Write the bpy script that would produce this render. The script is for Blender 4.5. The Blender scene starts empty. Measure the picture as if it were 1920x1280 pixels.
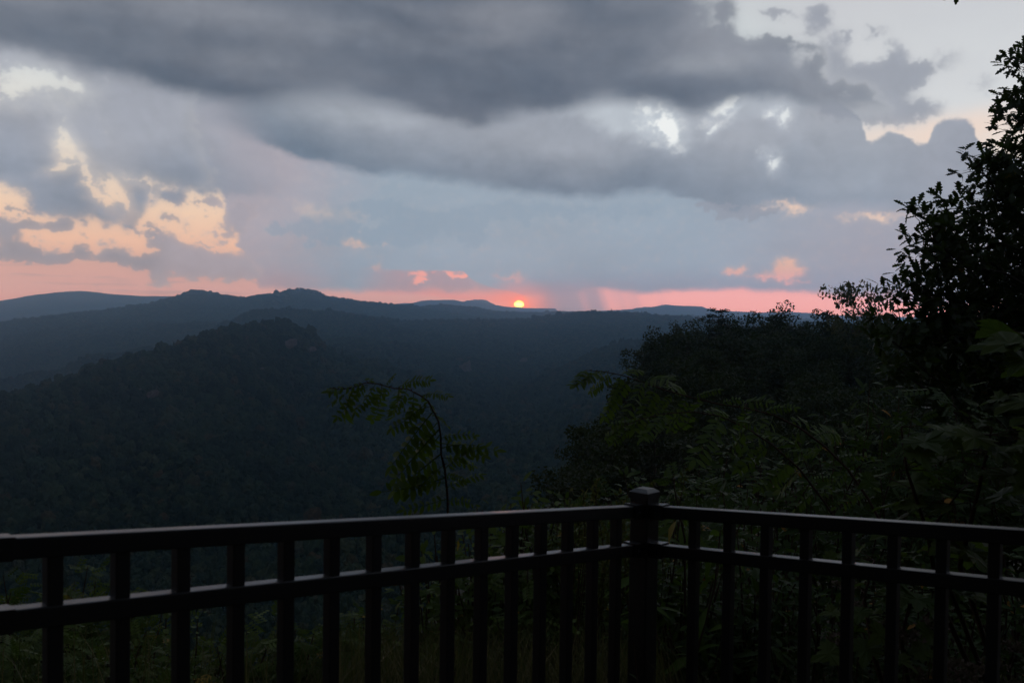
import bpy, bmesh, math, random
import numpy as np
from mathutils import Vector, Matrix, Euler, noise as mnoise

SC = bpy.context.scene
COL = SC.collection
R = math.radians

# ------------------------------------------------------------------ camera
FPX, CX, CY, HORIZON = 1707.0, 960.0, 640.0, 598.0      # photograph: 1920 x 1280, 32 mm lens
PITCH = math.atan((CY - HORIZON) / FPX)
ROLL = R(0.75)
cam = bpy.data.cameras.new('camera')
cam.lens, cam.sensor_width, cam.sensor_fit = 32.0, 36.0, 'HORIZONTAL'
cam.clip_start, cam.clip_end = 0.05, 200000.0
cam.dof.use_dof = True
cam.dof.focus_distance = 9.0
cam.dof.aperture_fstop = 7.1
cam_o = bpy.data.objects.new('camera', cam)
CAM_M = Matrix.Rotation(R(90) - PITCH, 4, 'X') @ Matrix.Rotation(ROLL, 4, 'Z')
cam_o.matrix_world = CAM_M                               # the camera stands at the origin, looking along +Y
COL.objects.link(cam_o)
SC.camera = cam_o
C3 = CAM_M.to_3x3()

def ray(x, y):
    """direction of a photograph pixel, scaled to depth 1 along +Y"""
    d = C3 @ Vector(((x - CX) / FPX, -(y - CY) / FPX, -1.0))
    return d / d.y

def at(x, y, depth):
    return ray(x, y) * depth

def azel(x, y):
    d = ray(x, y).normalized()
    return math.atan2(d.x, d.y), math.asin(d.z)

# ------------------------------------------------------------------ render / view
SC.view_settings.view_transform = 'Standard'
SC.view_settings.look = 'None'
SC.view_settings.exposure = 0.0
SC.view_settings.gamma = 1.0
SC.view_settings.use_curve_mapping = False
SC.render.engine = 'CYCLES'
SC.cycles.use_denoising = True
SC.cycles.max_bounces = 8
SC.cycles.diffuse_bounces = 2
SC.cycles.glossy_bounces = 2
SC.cycles.transmission_bounces = 3
SC.cycles.transparent_max_bounces = 8
SC.cycles.volume_bounces = 6
SC.cycles.caustics_reflective = False
SC.cycles.caustics_refractive = False

# the air: a shallow layer of even haze in the valleys
HAZE_DENSITY, HAZE_COLOUR, HAZE_FORWARD = 1.45e-4, (0.42, 0.71, 1.0), 0.88
HAZE_HALF, HAZE_TOP = 13000.0, 340.0
HAZE_GLOW = (0.18, 0.24, 0.33)                          # what the haze itself sends back, towards the west

# ------------------------------------------------------------------ small node language
class G:
    """wraps a node tree; e(...) values overload arithmetic"""
    def __init__(self, nt): self.nt = nt
    def node(self, t, **kw):
        n = self.nt.nodes.new(t)
        for k, v in kw.items(): setattr(n, k, v)
        return n
    def put(self, sock, v):
        if isinstance(v, E): self.nt.links.new(v.s, sock)
        elif v is not None:
            if hasattr(sock.default_value, '__len__') and not hasattr(v, '__len__'):
                v = (v,) * len(sock.default_value)
            if hasattr(sock.default_value, '__len__') and len(sock.default_value) == 4 and len(v) == 3:
                v = (*v, 1.0)
            sock.default_value = v
    def math(self, op, a, b=None, c=None, clamp=False):
        n = self.node('ShaderNodeMath', operation=op, use_clamp=clamp)
        for i, v in enumerate((a, b, c)):
            if v is not None: self.put(n.inputs[i], v)
        return E(self, n.outputs[0])
    def vmath(self, op, a, b=None):
        n = self.node('ShaderNodeVectorMath', operation=op)
        self.put(n.inputs[0], a)
        if b is not None: self.put(n.inputs['Scale'] if op == 'SCALE' else n.inputs[1], b)
        return E(self, n.outputs['Value'] if op in ('LENGTH', 'DOT_PRODUCT', 'DISTANCE') else n.outputs[0])
    def xyz(self, x, y, z=0.0):
        n = self.node('ShaderNodeCombineXYZ')
        for i, v in enumerate((x, y, z)): self.put(n.inputs[i], v)
        return E(self, n.outputs[0])
    def sep(self, v):
        n = self.node('ShaderNodeSeparateXYZ'); self.put(n.inputs[0], v)
        return [E(self, o) for o in n.outputs]
    def ss(self, v, a, b, lo=0.0, hi=1.0):
        n = self.node('ShaderNodeMapRange', interpolation_type='SMOOTHSTEP')
        for i, q in enumerate((v, a, b, lo, hi)): self.put(n.inputs[i], q)
        return E(self, n.outputs[0])
    def lin(self, v, a, b, lo=0.0, hi=1.0):
        n = self.node('ShaderNodeMapRange')
        for i, q in enumerate((v, a, b, lo, hi)): self.put(n.inputs[i], q)
        return E(self, n.outputs[0])
    def noise(self, vec, scale=1.0, detail=5.0, rough=0.5, lac=2.0, dist=0.0, color=False, dims='3D'):
        n = self.node('ShaderNodeTexNoise', noise_dimensions=dims)
        if vec is not None: self.put(n.inputs['Vector'], vec)
        for k, v in (('Scale', scale), ('Detail', detail), ('Roughness', rough), ('Lacunarity', lac), ('Distortion', dist)):
            self.put(n.inputs[k], v)
        return E(self, n.outputs[1 if color else 0])
    def mix(self, f, a, b, mode='MIX'):
        n = self.node('ShaderNodeMix', data_type='RGBA', blend_type=mode)
        n.clamp_factor = True
        self.put(n.inputs[0], f); self.put(n.inputs[6], a); self.put(n.inputs[7], b)
        return E(self, n.outputs[2])
    def sepc(self, c):
        n = self.node('ShaderNodeSeparateColor'); self.put(n.inputs[0], c)
        return [E(self, o) for o in n.outputs]
    def c2v(self, c):                                    # colour to vector without an implicit conversion node
        return self.xyz(*self.sepc(c))
    def vmix(self, f, a, b):
        n = self.node('ShaderNodeMix', data_type='VECTOR'); n.clamp_factor = True
        self.put(n.inputs[0], f); self.put(n.inputs[4], a); self.put(n.inputs[5], b)
        return E(self, n.outputs[1])
    def ramp(self, v, stops, interp='LINEAR'):
        n = self.node('ShaderNodeValToRGB'); cr = n.color_ramp; cr.interpolation = interp
        while len(cr.elements) < len(stops): cr.elements.new(0.5)
        for el, (p, c) in zip(cr.elements, stops):
            el.position = p; el.color = (*c, 1.0)
        self.put(n.inputs[0], v)
        return E(self, n.outputs[0])
    def curve(self, v, pts):
        """piecewise smooth function through (x, y) points, both in any range"""
        xs = [p[0] for p in pts]; ys = [p[1] for p in pts]
        x0, x1, y0, y1 = min(xs), max(xs), min(ys), max(ys)
        n = self.node('ShaderNodeFloatCurve'); m = n.mapping; c = m.curves[0]
        while len(c.points) < len(pts): c.points.new(0.5, 0.5)
        for cp, (x, y) in zip(c.points, sorted(pts)):
            cp.location = ((x - x0) / (x1 - x0), (y - y0) / (y1 - y0)); cp.handle_type = 'AUTO'
        m.extend = 'HORIZONTAL'; m.update()
        self.put(n.inputs['Value'], self.lin(v, x0, x1))
        return E(self, n.outputs[0]) * (y1 - y0) + y0

class E:
    def __init__(self, g, s): self.g, self.s = g, s
    def __add__(a, b): return a.g.math('ADD', a, b)
    def __radd__(a, b): return a.g.math('ADD', b, a)
    def __sub__(a, b): return a.g.math('SUBTRACT', a, b)
    def __rsub__(a, b): return a.g.math('SUBTRACT', b, a)
    def __mul__(a, b): return a.g.math('MULTIPLY', a, b)
    def __rmul__(a, b): return a.g.math('MULTIPLY', b, a)
    def __truediv__(a, b): return a.g.math('DIVIDE', a, b)
    def min(a, b): return a.g.math('MINIMUM', a, b)
    def max(a, b): return a.g.math('MAXIMUM', a, b)

# ------------------------------------------------------------------ sky: dusk, broken cloud, the sun on the horizon
# The cloud cover is worked out once, as a function of direction (azimuth, height), by the fractal noise below.
SUN_AZ, SUN_EL = azel(973, 571)

def perlin(x, y, seed):
    xi, yi = np.floor(x), np.floor(y)
    fx, fy = (x - xi).astype(np.float32), (y - yi).astype(np.float32)
    xi, yi = xi.astype(np.int32), yi.astype(np.int32)
    tab = np.random.RandomState(seed).permutation(256).astype(np.int32)
    ang = tab.astype(np.float32) * (2 * math.pi / 256)
    gx, gy = np.cos(ang), np.sin(ang)
    def corner(ix, iy):
        h = tab[(tab[ix & 255] + iy) & 255]
        return gx[h] * (fx - (ix - xi)) + gy[h] * (fy - (iy - yi))
    u, v = fx * fx * fx * (fx * (fx * 6 - 15) + 10), fy * fy * fy * (fy * (fy * 6 - 15) + 10)
    a, b = corner(xi, yi), corner(xi + 1, yi)
    c, d = corner(xi, yi + 1), corner(xi + 1, yi + 1)
    a = a + (b - a) * u; c = c + (d - c) * u
    return a + (c - a) * v

def fbm(x, y, oct=5, gain=0.5, seed=1, billow=False):
    """about -1..1; billow = rounded lobes, as on the tops of cumulus"""
    s, amp, tot = 0.0, 1.0, 0.0
    for k in range(oct):
        n = perlin(x * 2.03 ** k + 11.3 * k, y * 2.03 ** k - 7.7 * k, seed + k) * 1.5
        if billow: n = np.abs(n) * 2.2 - 0.8
        s = s + n * amp; tot += amp * (0.75 if k else 1.0); amp *= gain
    return s / tot

def sstep(v, a, b):
    t = np.clip((v - a) / (b - a), 0, 1); return t * t * (3 - 2 * t)

def vmix(f, a, b):
    f = np.clip(f, 0, 1)[..., None]
    return np.asarray(a, np.float32) * (1 - f) + np.asarray(b, np.float32) * f

def ramp3(v, stops):
    p = [s[0] for s in stops]
    return np.stack([np.interp(v, p, [s[1][i] for s in stops]) for i in range(3)], -1).astype(np.float32)

def spline(v, pts):
    """smooth curve through (x, y) points"""
    pts = sorted(pts); xs = np.array([p[0] for p in pts]); ys = np.array([p[1] for p in pts])
    m = np.gradient(ys, xs)
    d = np.diff(ys) / np.diff(xs)
    lim = 3 * np.minimum(np.abs(np.append(d, d[-1])), np.abs(np.insert(d, 0, d[0])))
    m = np.clip(m, -lim, lim)
    v = np.clip(v, xs[0], xs[-1]); i = np.clip(np.searchsorted(xs, v) - 1, 0, len(xs) - 2)
    h = xs[i + 1] - xs[i]; t = (v - xs[i]) / h
    return ((2 * t ** 3 - 3 * t ** 2 + 1) * ys[i] + (t ** 3 - 2 * t ** 2 + t) * h * m[i] + (3 * t ** 2 - 2 * t ** 3) * ys[i + 1] + (t ** 3 - t ** 2) * h * m[i + 1]).astype(np.float32)

def sky_colour(A, H):
    """A, H: azimuth and height in 1/1707 radian -> linear radiance"""
    U = FPX
    P = lambda x, y: tuple(k * U for k in azel(x, y))
    PA = lambda x, y=400: P(x, y)[0]
    wx, wy = fbm(A / 300, H / 200, 3, 0.5, 11), fbm(A / 300, H / 200, 3, 0.5, 21)
    fx, fy = fbm(A / 60, H / 48, 6, 0.56, 31), fbm(A / 60, H / 48, 6, 0.56, 41)
    bl = fbm(A / 44 + wx * 0.6, H / 36 + wy * 0.6, 5, 0.52, 51, True)
    fine = fbm(A / 20, H / 15, 5, 0.66, 61)
    big = fbm(A / 260, H / 110, 6, 0.52, 71)
    streak = fbm(A / 330 + H / 900, H / 70, 6, 0.55, 81)
    band = fbm(A / 420 + H / 500, H / 110 + wx * 0.3, 4, 0.42, 91)
    fin2 = fbm(A / 20 + 50, H / 15 + 9, 5, 0.66, 66)
    Ar, Hr = A + wx * 14 + fx * 20 + fine * 16, H + wy * 9 + fy * 16 + fin2 * 13
    Am, Hm = A + wx * 6 + fx * 12 + bl * 8 + fine * 9, H + wy * 5 + fy * 8 + bl * 9 + fin2 * 8
    As, Hs = A + wx * 36 + fx * 5, H + wy * 20 + fy * 4
    def blob(a, h, x, y, rx, ry, rot=0.0, amp=1.0, soft=0.5):
        px, py = P(x, y); c, s = math.cos(R(rot)), math.sin(R(rot))          # rot: clockwise on the picture
        u, v = (a - px), (h - py)
        u, v = (u * c - v * s) / rx, (u * s + v * c) / ry
        return sstep(np.sqrt(u * u + v * v), 1 + soft, max(1 - soft, 0.0)) * amp
    def total(a, h, L, soft=0.5):
        s = 0.0
        for b in L: s = s + blob(a, h, *(*b, *(0.0, 1.0, soft)[len(b) - 4:]))
        return s
    def soften(m, width):                                 # translucent fringe round a cloud's edge
        q = int(round(width / float(A[0, 1] - A[0, 0])))
        if q < 1: return m
        for ax in (0, 1, 0, 1):
            pad = [(q + 1, q) if i == ax else (0, 0) for i in (0, 1)]
            c = np.cumsum(np.pad(m, pad, mode='edge'), axis=ax, dtype=np.float64); n = m.shape[ax]
            m = (np.take(c, range(2 * q + 1, n + 2 * q + 1), ax) - np.take(c, range(0, n), ax)) / (2 * q + 1)
        return m.astype(np.float32)
    hcurve = lambda pts, a: spline(a, [P(x, y) for x, y in pts])
    # --- clear sky behind the clouds
    out = ramp3(np.clip((H + 40) / 840, 0, 1), [
        (0.00, (0.65, 0.39, 0.40)), (0.06, (0.64, 0.39, 0.40)), (0.10, (0.63, 0.405, 0.405)), (0.145, (0.65, 0.405, 0.378)), (0.175, (0.76, 0.475, 0.385)), (0.20, (0.82, 0.52, 0.40)),
        (0.26, (0.85, 0.61, 0.46)), (0.33, (0.83, 0.68, 0.55)), (0.42, (0.78, 0.74, 0.67)), (0.52, (0.70, 0.72, 0.71)), (0.62, (0.62, 0.67, 0.68)), (0.75, (0.56, 0.58, 0.60)), (1.0, (0.40, 0.43, 0.49))])
    out = vmix(sstep(A, PA(700), PA(1150)) * sstep(H, 105, 55) * 0.85, out, (0.92, 0.45, 0.445))
    out = vmix(sstep(A, PA(1300), PA(1560)) * sstep(H, 260, 360) * 0.92, out, vmix(sstep(H + big * 60, 330, 560), (0.66, 0.67, 0.68), (0.575, 0.58, 0.605)))
    warm = total(Am, Hs, [(1690, 245, 130, 24, -6), (1880, 240, 120, 26, 0)], 0.7)
    out = vmix(warm * 0.6, out, (0.84, 0.67, 0.57))
    # thin scraps of cloud drifting over the clear parts
    scrap = sstep(fy * 0.7 + fx * 0.4 + bl * 0.35 + fine * 0.25 + wx * 0.3, -0.1, 0.7)
    out = vmix(scrap * 0.42 * sstep(H, 70, 110) * sstep(A, PA(900), PA(600)), out, (0.50, 0.46, 0.47))
    # thin low streaks over the pink
    thin = fbm(A / 190, H / 11, 5, 0.5, 101)
    out = vmix(sstep(thin + wx * 0.3, 0.1, 0.6) * sstep(H, 100, 75) * sstep(H, 26, 45) * sstep(A, PA(520), PA(380)) * 0.9, out, (0.44, 0.345, 0.375))
    # --- B: smooth distant blue-grey veil with a ragged lower edge
    bB = hcurve([(-1500, 550), (-500, 540), (-60, 530), (120, 536), (300, 541), (400, 538), (450, 541), (560, 547), (640, 549), (680, 548), (700, 548), (760, 549), (830, 552), (880, 550), (930, 553), (960, 556),
                 (1000, 556), (1050, 552), (1105, 547), (1150, 546), (1200, 552), (1280, 549), (1350, 546), (1430, 551), (1540, 555), (1620, 562), (1700, 572), (1900, 570), (2400, 560), (3400, 550)], A + fx * 5)
    eB = H + fy * 5.0 + streak * 5 + bl * 2.5 + fine * 1.5 - bB
    lB = sstep(A + fx * 22 + bl * 16 + wx * 20 + fine * 5 + (H - 130) * 0.25, PA(428, 450), PA(446, 450))
    outside = sstep(np.abs(A), 1100, 1350)
    lB = np.maximum(lB, outside * sstep(big + 0.25, 0, 0.2))
    tops = hcurve([(-500, -600), (300, -500), (1230, -400), (1310, 40), (1380, 120), (1450, 150), (1540, 180), (1590, 195), (1612, 225), (1628, 262), (1650, 258), (1668, 246), (1690, 250), (1715, 270), (1735, 268), (1748, 240), (1768, 224), (1795, 218), (1818, 230), (1834, 262), (1860, 285), (1960, 300), (2400, 250), (3600, 200)], A + fx * 4 + bl * 4)
    lB = lB * np.maximum(sstep(tops - 12 - H, 0, 14), outside)
    holeB = total(Am, Hm, [(665, 463, 26, 7, 5, 0.55), (1372, 512, 22, 6, -2, 0.95), (1472, 502, 17, 14, -10, 1.0), (1462, 516, 28, 9, -10, .95), (1485, 513, 20, 8, 0, .8), (1450, 527, 50, 3, 3, 0.6), (1500, 532, 26, 2, 3, 0.4),
                           (945, 524, 20, 5, 8, 0.45), (968, 527, 9, 7, 0, 0.65), (590, 400, 42, 12, 20, 0.24), (640, 405, 36, 12, 0, 0.2), (708, 505, 7, 7, 40, 0.65), (1640, 560, 60, 5, 0, .4), (720, 467, 6, 3, 0, .4)], 0.6)
    holeB = holeB * 0.6 + soften(holeB, 7) * 0.4
    mB = sstep(eB, -5.0, 11.0) * lB * (1 - np.clip(holeB * (0.75 + 0.5 * sstep(fine + fy, -0.5, 0.5)) + fine * 0.12, 0, 1) * 0.9)
    cB = vmix(sstep(A + wx * 40 + bl * 30 - (H - 150) * 0.5, PA(430), PA(700)), (0.395, 0.375, 0.430), (0.300, 0.378, 0.462))
    cB = vmix(sstep(A, PA(1250), PA(1690)), cB, (0.350, 0.362, 0.428))
    cB = vmix(sstep(H + wy * 10, 105, 50) * sstep(A, PA(680), PA(500)) * 0.6, cB, (0.43, 0.335, 0.385))
    cB = vmix(sstep(H + wy * 10 - (A - PA(1200)) * 0.02, 105, 50) * sstep(A, PA(850), PA(1100)) * 0.75, cB, (0.272, 0.325, 0.412))
    out = vmix(mB * 0.97, out, cB * (1 + big * 0.07 + fy * 0.03 + fine * 0.008)[..., None])
    # towers with softly lit rims inside the veil
    tw = sstep(total(Am + bl * 10, Hm + bl * 8, [(600, 425, 50, 26, 0), (640, 445, 70, 22), (800, 420, 90, 20), (870, 440, 40, 30), (750, 450, 60, 20), (520, 432, 30, 14), (690, 395, 60, 20), (950, 400, 120, 20, 0, .8), (1160, 400, 120, 14, 0, .7)], 0.5) + bl * 0.25, 0.3, 0.75)
    out = vmix(mB * tw * 0.50, out, (0.268, 0.350, 0.438))
    rim = np.clip(tw * (1 - tw) * 4, 0, 1) * sstep(fy + bl * 0.4, -0.2, 0.5)
    out = vmix(mB * rim * 0.26, out, (0.45, 0.47, 0.50))
    # pink patch under the veil, left of the sun, with its own small dark clouds
    und = sstep(total(A + fx * 8, H + fy * 2, [(790, 526, 128, 26, 2), (690, 528, 60, 22), (880, 538, 80, 18), (930, 552, 60, 14)], 0.7), 0.2, 0.9) * sstep(hcurve([(500, 480), (690, 500), (740, 505), (800, 506), (866, 507), (880, 520), (900, 530), (930, 540), (960, 545), (1000, 560), (1200, 580)], A + fx * 4) - H, -0.5, 2.5)
    und = und * sstep(A + fx * 20, PA(660), PA(770))
    pinkc = vmix(sstep(H + fy * 5, 38, 66), (0.72, 0.345, 0.35), (0.43, 0.350, 0.395))
    out = vmix(und * 0.75, out, pinkc)
    dkc = total(Am, Hm, [(735, 520, 33, 13), (700, 530, 60, 14), (752, 535, 40, 12), (812, 519, 14, 12), (832, 530, 22, 10), (832, 540, 20, 9), (866, 538, 14, 14), (600, 535, 90, 16), (680, 542, 60, 6)], 0.45)
    lit = total(Am, Hm, [(784, 517, 15, 6, 0), (790, 527, 15, 3), (842, 515, 24, 4, 4), (855, 521, 16, 4, 8), (868, 520, 8, 4)], 0.5)
    out = vmix(und * sstep(dkc + bl * .2, .3, .9) * 0.6, out, (0.40, 0.335, 0.388))
    out = vmix(und * np.clip(lit + fine * 0.2, 0, 1) * 0.85, out, (0.92, 0.42, 0.375))
    # rain shafts below the cloud, right of the sun
    shaft = fbm(A / 44 + H / 120, H / 500, 3, 0.42, 111)
    ms = sstep(A + fx * 10, PA(975, 560), PA(1030, 560)) * sstep(A + H * 0.3 + fx * 20, PA(1400, 560), PA(1080, 560)) * sstep(H, 80, 52)
    out = vmix(ms * sstep(shaft * 0.5 + sstep(A, PA(1330), PA(1040)) * 1.15, 0.08, 1.15) * 0.95, out, vmix(sstep(H, 0, 40), (0.33, 0.335, 0.41), (0.345, 0.325, 0.395)))
    # --- C2: low cumulus line on the left
    fC2 = total(Am, Hm, [(8, 452, 26, 24), (10, 425, 18, 12), (95, 430, 34, 9), (50, 425, 50, 7), (112, 424, 17, 12), (40, 486, 70, 9), (62, 470, 13, 7), (45, 475, 26, 10), (150, 487, 110, 8), (147, 473, 10, 11), (225, 480, 20, 14),
                        (195, 474, 12, 9), (290, 497, 70, 9), (306, 462, 26, 24), (345, 478, 40, 20), (385, 498, 50, 22), (370, 515, 100, 16), (290, 495, 40, 12), (430, 500, 50, 24),
                        (432, 425, 26, 34), (450, 400, 30, 16), (318, 411, 17, 7, 24, .9), (262, 437, 42, 4, 20, .9), (285, 430, 16, 6, 30, .9), (396, 379, 17, 11), (330, 370, 22, 12), (375, 383, 14, 4), (20, 393, 9, 3), (45, 402, 20, 3, 10), (385, 460, 20, 2, 10, .8)], 0.42)
    mC2 = sstep(fC2 + fine * 0.52 + bl * 0.34 + fy * 0.30, 0.26, 0.86) * (1 - outside)
    frag = total(A, H, [(90, 410, 120, 50, 8, .9), (330, 400, 110, 40, 0, .9), (160, 470, 200, 20, 0, .6)], 0.6)
    mC2 = np.maximum(mC2, sstep(np.clip(frag, 0, 1) * (bl * 0.55 + fine * 0.5 + fx * 0.45), 0.02, 0.28) * 0.9 * (1 - outside))
    mC2 = mC2 * 0.62 + soften(mC2, 6) * 0.38
    cC2 = vmix(sstep(A + bl * 10, PA(255), PA(330)), (0.315, 0.320, 0.372), (0.392, 0.372, 0.422))
    cC2 = vmix(sstep(H + A * 0.02 + fy * 6, 125, 165) * sstep(A, PA(420), PA(340)) * 0.8, cC2, (0.265, 0.285, 0.345))
    cC2 = vmix(sstep(fC2 + bl * 0.3 + fine * 0.2, 1.15, 0.45) * 0.35, cC2, (0.52, 0.42, 0.42))
    out = vmix(mC2 * 0.96, out, cC2 * (1 + fy * 0.05 + bl * 0.05)[..., None])
    # --- C1: ragged grey mass on the left, with bright chinks
    bC1 = hcurve([(-2000, 380), (-900, 350), (-600, 330), (-200, 345), (0, 357), (25, 364), (45, 376), (62, 390), (85, 402), (110, 410), (160, 420), (215, 430), (240, 434), (252, 425), (262, 405), (275, 392), (300, 383), (335, 372), (380, 368), (440, 372), (520, 376), (640, 300), (900, 200)], A + fx * 9 + bl * 5)
    eC1 = H + fy * 15 + bl * 11 + fine * 10 - bC1
    hl = [(30, 150, 26, 16, -8, .8), (58, 140, 18, 10, 0, .7), (15, 170, 20, 8, 10, .75), (72, 160, 20, 8, 0, .5), (100, 150, 22, 8, 15, 0.8), (135, 157, 14, 6, 20, .7), (118, 262, 8, 19, 8, 0.95), (122, 280, 10, 8, 0, .7), (101, 326, 10, 5, -20, 0.9), (124, 314, 12, 4, -10, 0.9), (165, 330, 5, 24, -30, 0.9), (182, 360, 5, 18, -28, 0.9),
          (195, 380, 9, 9, 0, .9), (213, 360, 9, 20, -22, 0.95), (224, 378, 6, 12, 0, .9), (152, 288, 20, 5, 50, 0.42), (190, 226, 6, 26, -35, 0.24), (198, 150, 5, 8, 0, 0.35), (273, 342, 11, 4, 22, 0.95), (284, 368, 4, 11, 0, 0.95), (307, 355, 12, 6, 10, 0.8), (240, 335, 12, 3, 20, .4), (337, 360, 9, 4, 0, .8), (120, 210, 10, 14, 0, .2)]
    holes = total(Ar * 0.6 + Am * 0.4, Hr * 0.6 + Hm * 0.4, [(h[0], h[1], h[2] * 1.25, h[3] * 1.25, *h[4:]) for h in hl], 0.7)
    rC1 = np.maximum(sstep(A + fx * 30 + wx * 26 + H * 0.30, PA(560) + 90, PA(380) + 60), outside)
    mC1 = sstep(eC1, -7, 13) * rC1 * (1 - sstep(holes * (0.75 + 0.5 * sstep(fine + fy * 0.6, -0.5, 0.5)) + fine * 0.38 + fy * 0.34 + bl * 0.12, 0.20, 0.95))
    thin = np.clip(total(Ar, Hr, [(h[0], h[1], h[2] * 2.6, h[3] * 2.4, h[4], h[5]) for h in hl], 0.95), 0, 1) * (0.4 + 0.6 * sstep(fine + fy, -0.4, 0.6))
    mC1 = mC1 * (1 - 0.30 * thin)
    mC1 = mC1 * np.maximum(1 - outside, sstep(big + wx * .5, -0.35, 0.0))
    mC1 = mC1 * 0.5 + soften(mC1, 5) * 0.25 + soften(mC1, 14) * 0.25
    up = H + wy * 22 + wx * 16 + fy * 5 - bC1
    cC1 = vmix(sstep(up + big * 40, -10, 150), (0.262, 0.302, 0.375), (0.362, 0.382, 0.438))
    dg = fbm((A * 0.8 + H * 0.6) / 60 + wx, (H * 0.8 - A * 0.55) / 210, 5, 0.5, 121)      # slanting folds
    near = np.clip(total(A, H, [(h[0], h[1], h[2] * 2.2, h[3] * 2.2, h[4], h[5]) for h in hl], 0.9), 0, 1)
    out = vmix(mC1, out, (cC1 * (1 + big * 0.16 + streak * 0.06 + dg * 0.11 + bl * 0.035)[..., None]) * (1 + near * 0.06)[..., None])
    # --- D2: long roll of cloud in the middle and right, dark flat base
    bD2 = hcurve([(-500, 100), (300, 240), (440, 262), (480, 276), (560, 303), (650, 328), (760, 343), (850, 355), (1000, 374), (1120, 378), (1250, 371), (1320, 384), (1370, 404), (1430, 400), (1490, 386), (1520, 398), (1620, 403), (1700, 404), (1790, 402), (2000, 405), (2400, 390), (3600, 380)], A + wx * 12 + fx * 4)
    eD2 = H + fy * 7 + wy * 9 + bl * 4 - bD2
    wid = 9 + 24 * sstep(wx + big + fx * 0.3, -0.4, 0.5)
    lD2 = sstep(A + fx * 16 + wx * 26 + (H - 300) * 0.5, PA(390), PA(560))
    gl = [(1252, 236, 18, 14, 10, 1.0, .35), (1262, 252, 12, 10, 0, 1.0), (1245, 228, 12, 12, 30, .8), (1215, 208, 6, 8, 0, .95), (1240, 208, 14, 6, 35, .4), (1268, 268, 10, 6, 30, .6), (1335, 210, 10, 6, -20, .95), (1354, 205, 8, 10, 30, .95), (1363, 185, 6, 10, -25, .9), (1336, 243, 5, 9, 25, 1.0), (1368, 198, 6, 5, 0, .6), (1443, 213, 7, 4, 0, .8),
          (1464, 217, 8, 9, 0, .9), (1463, 228, 3, 6, 0, .9), (1452, 305, 6, 14, -25, .8), (1424, 297, 3, 2, 0, .7), (1440, 303, 8, 3, 20, .5), (1467, 384, 16, 4, 0, .95), (1640, 409, 17, 3, 0, .95)]
    gap = total(Am * 0.6 + Ar * 0.4, Hm * 0.6 + Hr * 0.4, [(h[0], h[1], h[2] * 1.15, h[3] * 1.15, *h[4:6]) for h in gl], 0.65)
    mgap = sstep(gap * (0.8 + 0.4 * sstep(fine, -0.5, 0.5)) + fine * 0.36 + fx * 0.26, 0.2, 1.0)
    mgap = mgap * 0.5 + soften(mgap, 5) * 0.35 + soften(mgap, 16) * 0.5
    mgap = np.clip(mgap, 0, 1)
    thin2 = np.clip(total(Ar, Hr, [(h[0], h[1], h[2] * 2.6, h[3] * 2.4, h[4], h[5]) for h in gl], 0.95), 0, 1) * (0.4 + 0.6 * sstep(fine + fy, -0.4, 0.6))
    mD2 = sstep(eD2, -1, wid) * lD2 * (1 - mgap * 0.9) * (1 - 0.25 * thin2) * sstep(tops - H - fy * 4 - bl * 5 - fine * 4, -2, 7)
    upD2 = H + wy * 22 + wx * 8 + fy * 4 - bD2
    cD2 = vmix(sstep(upD2 + big * 26, -4, 120), (0.172, 0.222, 0.290), (0.335, 0.365, 0.420))
    cR = vmix(sstep(upD2 + big * 36 + streak * 10, -15, 150), (0.255, 0.300, 0.368), (0.365, 0.388, 0.438))
    cR = vmix(sstep(A, PA(1600), PA(1800)) * 0.7, cR, (0.325, 0.338, 0.392))
    cD2 = vmix(sstep(A + wx * 40, PA(1180), PA(1340)), cD2, cR)
    glow = total(As, Hs, [(1120, 232, 110, 26, 6, .8), (1195, 222, 62, 28, 12, .8), (1010, 250, 60, 20, 0, .5), (680, 222, 80, 14, 0, .35), (1400, 200, 90, 18, 0, .4)], 0.95)
    lip = hcurve([(300, 600), (1080, 205), (1110, 222), (1150, 243), (1200, 262), (1250, 290), (1280, 320), (1330, 360), (2500, 600)], A + bl * 4)
    cD2 = vmix(np.clip(glow, 0, 1) * 0.75 * sstep(H - lip + bl * 9 + fy * 8 + fine * 2, -34, 10), cD2, (0.53, 0.575, 0.625))
    near = np.clip(total(A, H, [(h[0], h[1], h[2] * 2.4, h[3] * 2.4, h[4], h[5]) for h in gl], 0.9), 0, 1)
    out = vmix(np.maximum(mgap, thin2) * sstep(A, PA(1150), PA(1180)), out, vmix(sstep(H, 215, 270), (0.82, 0.60, 0.48), (0.88, 0.90, 0.89)))
    out = vmix(mD2, out, cD2 * (1 + big * 0.12 + fy * 0.06 + dg * 0.05 + bl * 0.045 + near * 0.12)[..., None])
    # lower rag of cloud under the roll on the right
    rag = sstep(total(Am + bl * 6, Hm + bl * 5, [(1370, 402, 40, 14, 6), (1420, 404, 30, 9), (1330, 392, 30, 8)], 0.5) + fine * 0.1, 0.35, 0.65)
    out = vmix(rag * 0.75, out, (0.292, 0.318, 0.378))
    # --- D1: the dark deck overhead
    bD1 = hcurve([(-3000, 60), (-900, 40), (-400, 70), (0, 104), (60, 108), (120, 122), (200, 146), (280, 168), (330, 185), (400, 205), (480, 212), (560, 194), (640, 190), (720, 202), (820, 232), (900, 240), (1000, 220), (1100, 204), (1170, 195), (1230, 204), (1310, 222), (1350, 204), (1400, 193),
                  (1500, 202), (1600, 222), (1700, 212), (1760, 150), (1900, 60), (2300, 20), (2900, 40), (4000, 60)], A + wx * 22 + fx * 4)
    eD1 = H + fy * 11 + wy * 9 + streak * 5 + bl * 6 + fine * 2 - bD1
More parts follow.
